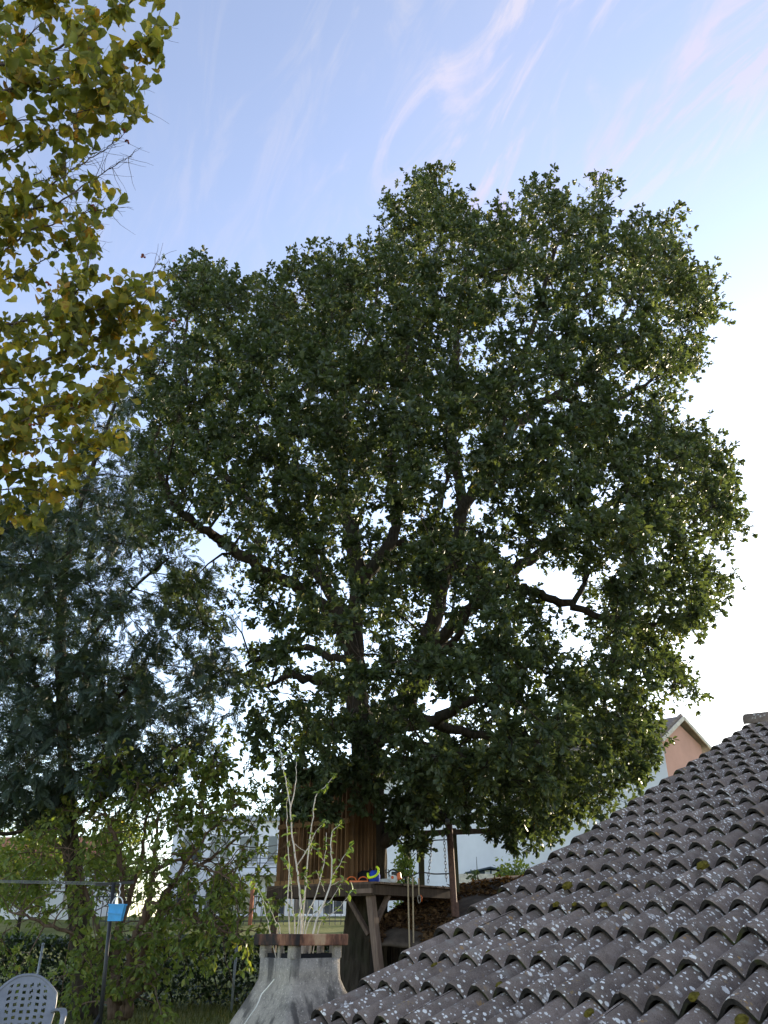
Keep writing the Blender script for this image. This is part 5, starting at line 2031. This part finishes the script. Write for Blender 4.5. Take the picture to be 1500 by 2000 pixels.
def build_far():
    # long pale house with a pink gable end
    cA = P(1299, 1480, 30)
    g0 = 1.3
    eL = P(1291, 1434, 30)
    apex = P(1336, 1404, 30.6)
    eR = P(1360, 1436, 31.6)
    A = np.array([cA[0], 30.0, 0])
    Bp = np.array([eR[0] + .1, 31.6, 0])
    rg = unit(Bp - A)                                     # along the gable
    back = np.array([-rg[1], rg[0], 0])                   # the house runs away to the left
    back = unit(back + np.array([-.55, .1, 0]))
    ze = eL[2] - .1
    zr = apex[2]
    W = np.linalg.norm(Bp - A)
    LEN = 14.0
    root = thing('pink_gabled_house', 'long pale house with pink gable end and grey tiled roof', 'house', A + back * 4 + [0, 0, g0])
    a, b = A.copy(), A + rg * W
    a[2] = b[2] = 0
    wl = MB()
    wl.add([a + UZ * g0 * .2, b + UZ * g0 * .2, b + UZ * ze, (a + b) / 2 + UZ * (zr - .15), a + UZ * ze], [(0, 1, 2, 3, 4)])
    wl.build('gable_wall', 'plaster_pink', root)
    a2, b2 = a + back * LEN, b + back * LEN
    MB().add([a + UZ * .2, a2 + UZ * .2, a2 + UZ * ze, a + UZ * ze, b + UZ * .2, b2 + UZ * .2, b2 + UZ * ze, b + UZ * ze], [(1, 0, 3, 2), (4, 5, 6, 7), (0, 1, 5, 4), (2, 6, 5, 1)]).build('wall', 'plaster_white', root)
    ov, oh = .22, .38
    m = (a + b) / 2
    sl = (zr - ze) / (W / 2)
    rf = MB()
    for sg, e in ((-1, a), (1, b)):
        out = rg * sg * oh
        p0 = e + out + UZ * (ze - sl * oh) - back * ov
        p1 = m + UZ * zr - back * ov
        q0, q1 = p0 + back * (LEN + 2 * ov), p1 + back * (LEN + 2 * ov)
        t = UZ * .14
        rf.add([p0, p1, q1, q0, p0 + t, p1 + t, q1 + t, q0 + t], [(0, 1, 2, 3), (7, 6, 5, 4), (0, 4, 5, 1), (3, 2, 6, 7), (0, 3, 7, 4), (1, 5, 6, 2)])
    roof = rf.build('roof', 'far_tile', root)
    for sg, e in ((-1, a), (1, b)):
        out = rg * sg * oh
        p0 = e + out + UZ * (ze - sl * oh + .05) - back * (ov + .03)
        p1 = m + UZ * (zr + .05) - back * (ov + .03)
        MB().bar(p0, p1, .05, .14, (0, 0, 1)).build('bargeboard', 'eave_cream', roof)
    # rolls of the near roof tiles along the verge
    for sg, e in ((-1, a), (1, b)):
        out = rg * sg * oh
        for k in range(9):
            f0, f1 = k / 9, (k + 1.12) / 9
            p0 = e + out + UZ * (ze - sl * oh + .17) - back * (ov - .08)
            p1 = m + UZ * (zr + .17) - back * (ov - .08)
            MB().tube([p0 + (p1 - p0) * f0, p0 + (p1 - p0) * f1], [.075, .065], 8).build('verge_tile', 'far_tile', roof, True)
    nl = unit(np.cross(back, UZ))
    nl = nl if nl @ (np.array([0, 0, 0]) - A) > 0 else -nl
    for k in range(3, 3):
        for z in (g0 + 1.6, g0 + 4.3):
            if z + .7 > ze:
                continue
            window(root, a + back * (3.2 + k * 3.8) + UZ * z, back, UZ, 1.0, 1.25, nl)
    # flat-roofed apartment block
    x0, x1 = P(330, 1700, 50)[0], P(806, 1700, 50)[0]
    yb = 50.0
    zb = 1.4
    r2 = thing('apartment_block', 'white flat-roofed apartment block with railed balconies beyond the field', 'building', ((x0 + x1) / 2, yb, zb))
    ht = 5.8
    MB().box(((x0 + x1) / 2, yb + 5, zb + ht / 2), ((x1 - x0) / 2, 0, 0), (0, 5, 0), (0, 0, ht / 2)).build('wall', 'plaster_white', r2)
    MB().box(((x0 + x1) / 2, yb + 5, zb + ht + .15), ((x1 - x0) / 2 + .3, 0, 0), (0, 5.3, 0), (0, 0, .15)).build('roof', 'fence_grey', r2)
    X = np.array([1.0, 0, 0])
    NY = np.array([0, -1.0, 0])
    for k in range(8):
        for s_ in range(2):
            xc = x0 + 1.2 + k * (x1 - x0 - 2.4) / 7
            window(r2, (xc, yb, zb + 1.5 + s_ * 2.75), X, UZ, 1.15, 1.4, NY)
    for xc in (x1 - 1.6, x0 + 6.0, x0 + 10.5):
        for s_ in (1,):
            zf = zb + s_ * 2.75 + .1
            bal = MB().box((xc, yb - .6, zf), (1.5, 0, 0), (0, .6, 0), (0, 0, .08)).build('balcony', 'plaster_white', r2)
            mb = MB()
            for q in range(4):
                mb.bar((xc - 1.5, yb - 1.15, zf + .3 + q * .25), (xc + 1.5, yb - 1.15, zf + .3 + q * .25), .04, .04)
            for q in range(4):
                mb.bar((xc - 1.5 + q, yb - 1.15, zf + .08), (xc - 1.5 + q, yb - 1.15, zf + 1.05), .05, .05)
            mb.build('railing', 'fence_dark', bal)
    # small red-roofed house at the left
    xa, xb = P(-60, 1700, 44)[0], P(165, 1700, 44)[0]
    r3 = thing('red_roofed_house', 'low white house with rusty red tiled roof behind the shrub', 'house', ((xa + xb) / 2, 44, 1.2))
    MB().box(((xa + xb) / 2, 47, 2.9), ((xb - xa) / 2, 0, 0), (0, 3, 0), (0, 0, 1.7)).build('wall', 'plaster_white', r3)
    MB().add([(xa - .4, 43.6, 4.45), (xb + .4, 43.6, 4.45), (xb + .4, 47, 6.0), (xa - .4, 47, 6.0), (xa - .4, 50.4, 4.45), (xb + .4, 50.4, 4.45)], [(0, 1, 2, 3), (3, 2, 5, 4), (0, 3, 4), (1, 5, 2), (0, 4, 5, 1)]).build('roof', 'far_tile_red', r3)
    for k in range(3):
        window(r3, (xa + 1.4 + k * 2.1, 44, 3.1), X, UZ, .9, 1.1, NY)
    # dark slate hut with white gable panes beyond the shed
    c = P(958, 1712, 34)
    r4 = thing('slate_hut', 'small slate-blue hut with gabled roof and two white panes beyond the shed', 'hut', (c[0], 34, 1.6))
    w, z0, z1, z2 = .85, 1.5, P(958, 1706, 34)[2], P(958, 1699, 34)[2]
    MB().add([(c[0] - w, 34, z0), (c[0] + w, 34, z0), (c[0] + w, 34, z1), (c[0], 34, z2), (c[0] - w, 34, z1), (c[0] - w, 36, z0), (c[0] + w, 36, z0), (c[0] + w, 36, z1), (c[0], 36, z2), (c[0] - w, 36, z1)], [(0, 1, 2, 3, 4), (9, 8, 7, 6, 5), (0, 4, 9, 5), (1, 6, 7, 2)]).build('wall', 'slate_blue', r4)
    t = UZ * .06
    for sg in (-1, 1):
        e0 = np.array([c[0] + sg * (w + .15), 33.8, z1 - .02])
        e1 = np.array([c[0], 33.8, z2 + .05])
        q = np.array([0, 2.4, 0])
        MB().add([e0, e1, e1 + q, e0 + q, e0 + t, e1 + t, e1 + q + t, e0 + q + t], [(0, 1, 2, 3), (7, 6, 5, 4), (0, 4, 5, 1), (3, 2, 6, 7), (0, 3, 7, 4), (1, 5, 6, 2)]).build('roof', 'slate_blue', r4)
    for dx in (-.12, .16):
        MB().box((c[0] + dx, 33.98, z1 + .02), (.10, 0, 0), (0, .02, 0), (0, 0, .08)).build('pane', 'window_frame', r4)
    c = P(938, 1712, 33)
    r5 = tag(MB().box((c[0] - .1, 33, 2.3), (.72, 0, 0), (0, .1, 0), (0, 0, P(938, 1707, 33)[2] - 2.3)).build('garden_wall', 'eave_cream', None), 'cream garden wall next to the slate-blue hut', 'wall')
    # bar fence at the edge of the field
    xa, xb = P(190, 1760, 40)[0], P(700, 1760, 40)[0]
    n = 46
    r6 = thing('bar_fence', 'grey metal bar fence along the far edge of the field', 'fence', ((xa + xb) / 2, 40, gz(0, 40)))
    zf = float(gz(0, 40))
    for k in range(n + 1):
        x = xa + (xb - xa) * k / n
        MB().bar((x, 40, zf - .05), (x, 40, zf + 1.25), .03, .03).build('bar', 'fence_dark', r6)
    for z in (.15, 1.15):
        MB().bar((xa - .1, 40.04, zf + z), (xb + .1, 40.04, zf + z), .03, .05).build('rail', 'fence_dark', r6)
    for px_ in (366, 493):
        x = P(px_, 1740, 39.7)[0]
        o = thing('gate_post', 'rust-red post at the bar fence, behind the shrub twigs' if px_ < 400 else 'rust-red post at the bar fence, beside the tree house', 'post', (x, 39.7, zf), 'rust-red posts at the bar fence')
        MB().bar((x, 39.7, zf - .05), (x, 39.7, zf + 1.75), .16, .16).build('shaft', 'far_tile_red', o)
        MB().box((x, 39.7, zf + 1.78), (.11, 0, 0), (0, .11, 0), (0, 0, .03)).build('cap', 'far_tile_red', o)


build_far()


def small_tree(name, label, px_, pyb, pyt, Y, wpx, n, lm, lsize, tb='branch_bark', seed=1, cat='tree', group=None):
    b = P(px_, pyb, Y)
    b[2] = gz(b[0], b[1])
    t = P(px_, pyt, Y)
    root = thing(name, label, cat, b, group)
    H = t[2] - b[2]
    dep = Y * COS
    w = wpx * dep / FPX / 2
    MB().tube(spline([b - UZ * .05, b + UZ * H * .4, b + UZ * H * .92], 5), np.linspace(.022 * H ** .8, .006, 11), 7).build('trunk', tb, root, True)
    mb = MB()
    pos = []
    k = max(14, n // 60)
    for q in range(k):
        z = H * RNG.uniform(.22, .97)
        rr_ = w * (math.sin(math.pi * min(1, .12 + .88 * z / H)) ** .6) * RNG.uniform(.55, 1.0)
        a = RNG.uniform(0, 6.28)
        e = b + np.array([math.cos(a) * rr_, math.sin(a) * rr_, z])
        s_ = b + UZ * max(.1, z - rr_ * .8) * .9
        mb.tube([s_, (s_ + e) / 2 + UZ * .05, e], [.012, .009, .004], 4, False)
        m = n // k
        pos.append(e + RNG.normal(size=(m, 3)) * w * .22)
    stuff(mb.build('branches', tb, root))
    pos = np.vstack(pos)
    m = len(pos)
    leaves('crown', T_simple(.5, .3, .4), pos, rand_dir(m) + [0, 0, .2], rand_dir(m) * .8 + [0, 0, .5], RNG.uniform(lsize[0], lsize[1], m), np.clip(RNG.normal(.45, .2, m), 0, 1), lm, root)


small_tree('young_tree', 'pale green young tree in front of the long pale house wall', 793, 1775, 1650, 29, 46, 2000, 'shrub_leaf', (.09, .16))
small_tree('young_tree', 'spindly bare-stemmed young tree against the pale house wall', 935, 1760, 1655, 24, 48, 260, 'oak_leaf', (.10, .17))
small_tree('field_bush', 'round bush at the edge of the field behind the shrub', 430, 1780, 1705, 38, 52, 2200, 'hedge_leaf', (.12, .2), cat='bush')
small_tree('field_tree', 'bushy green tree beyond the field beside the red roof', 40, 1790, 1560, 36, 130, 3600, 'shrub_leaf', (.16, .28))
small_tree('field_tree', 'dark leafy tree beyond the field left of the red-roofed house', -110, 1790, 1540, 38, 150, 3200, 'oak_leaf', (.18, .3))
small_tree('field_tree', 'green tree growing beyond the field right of the red-roofed house', 215, 1790, 1600, 41, 110, 2600, 'shrub_leaf', (.16, .28))
small_tree('leafy_bush', 'bright leafy bush poking up behind the shed roof next to the slate hut', 1010, 1760, 1690, 21, 110, 2600, 'shrub_leaf', (.07, .13), cat='bush')
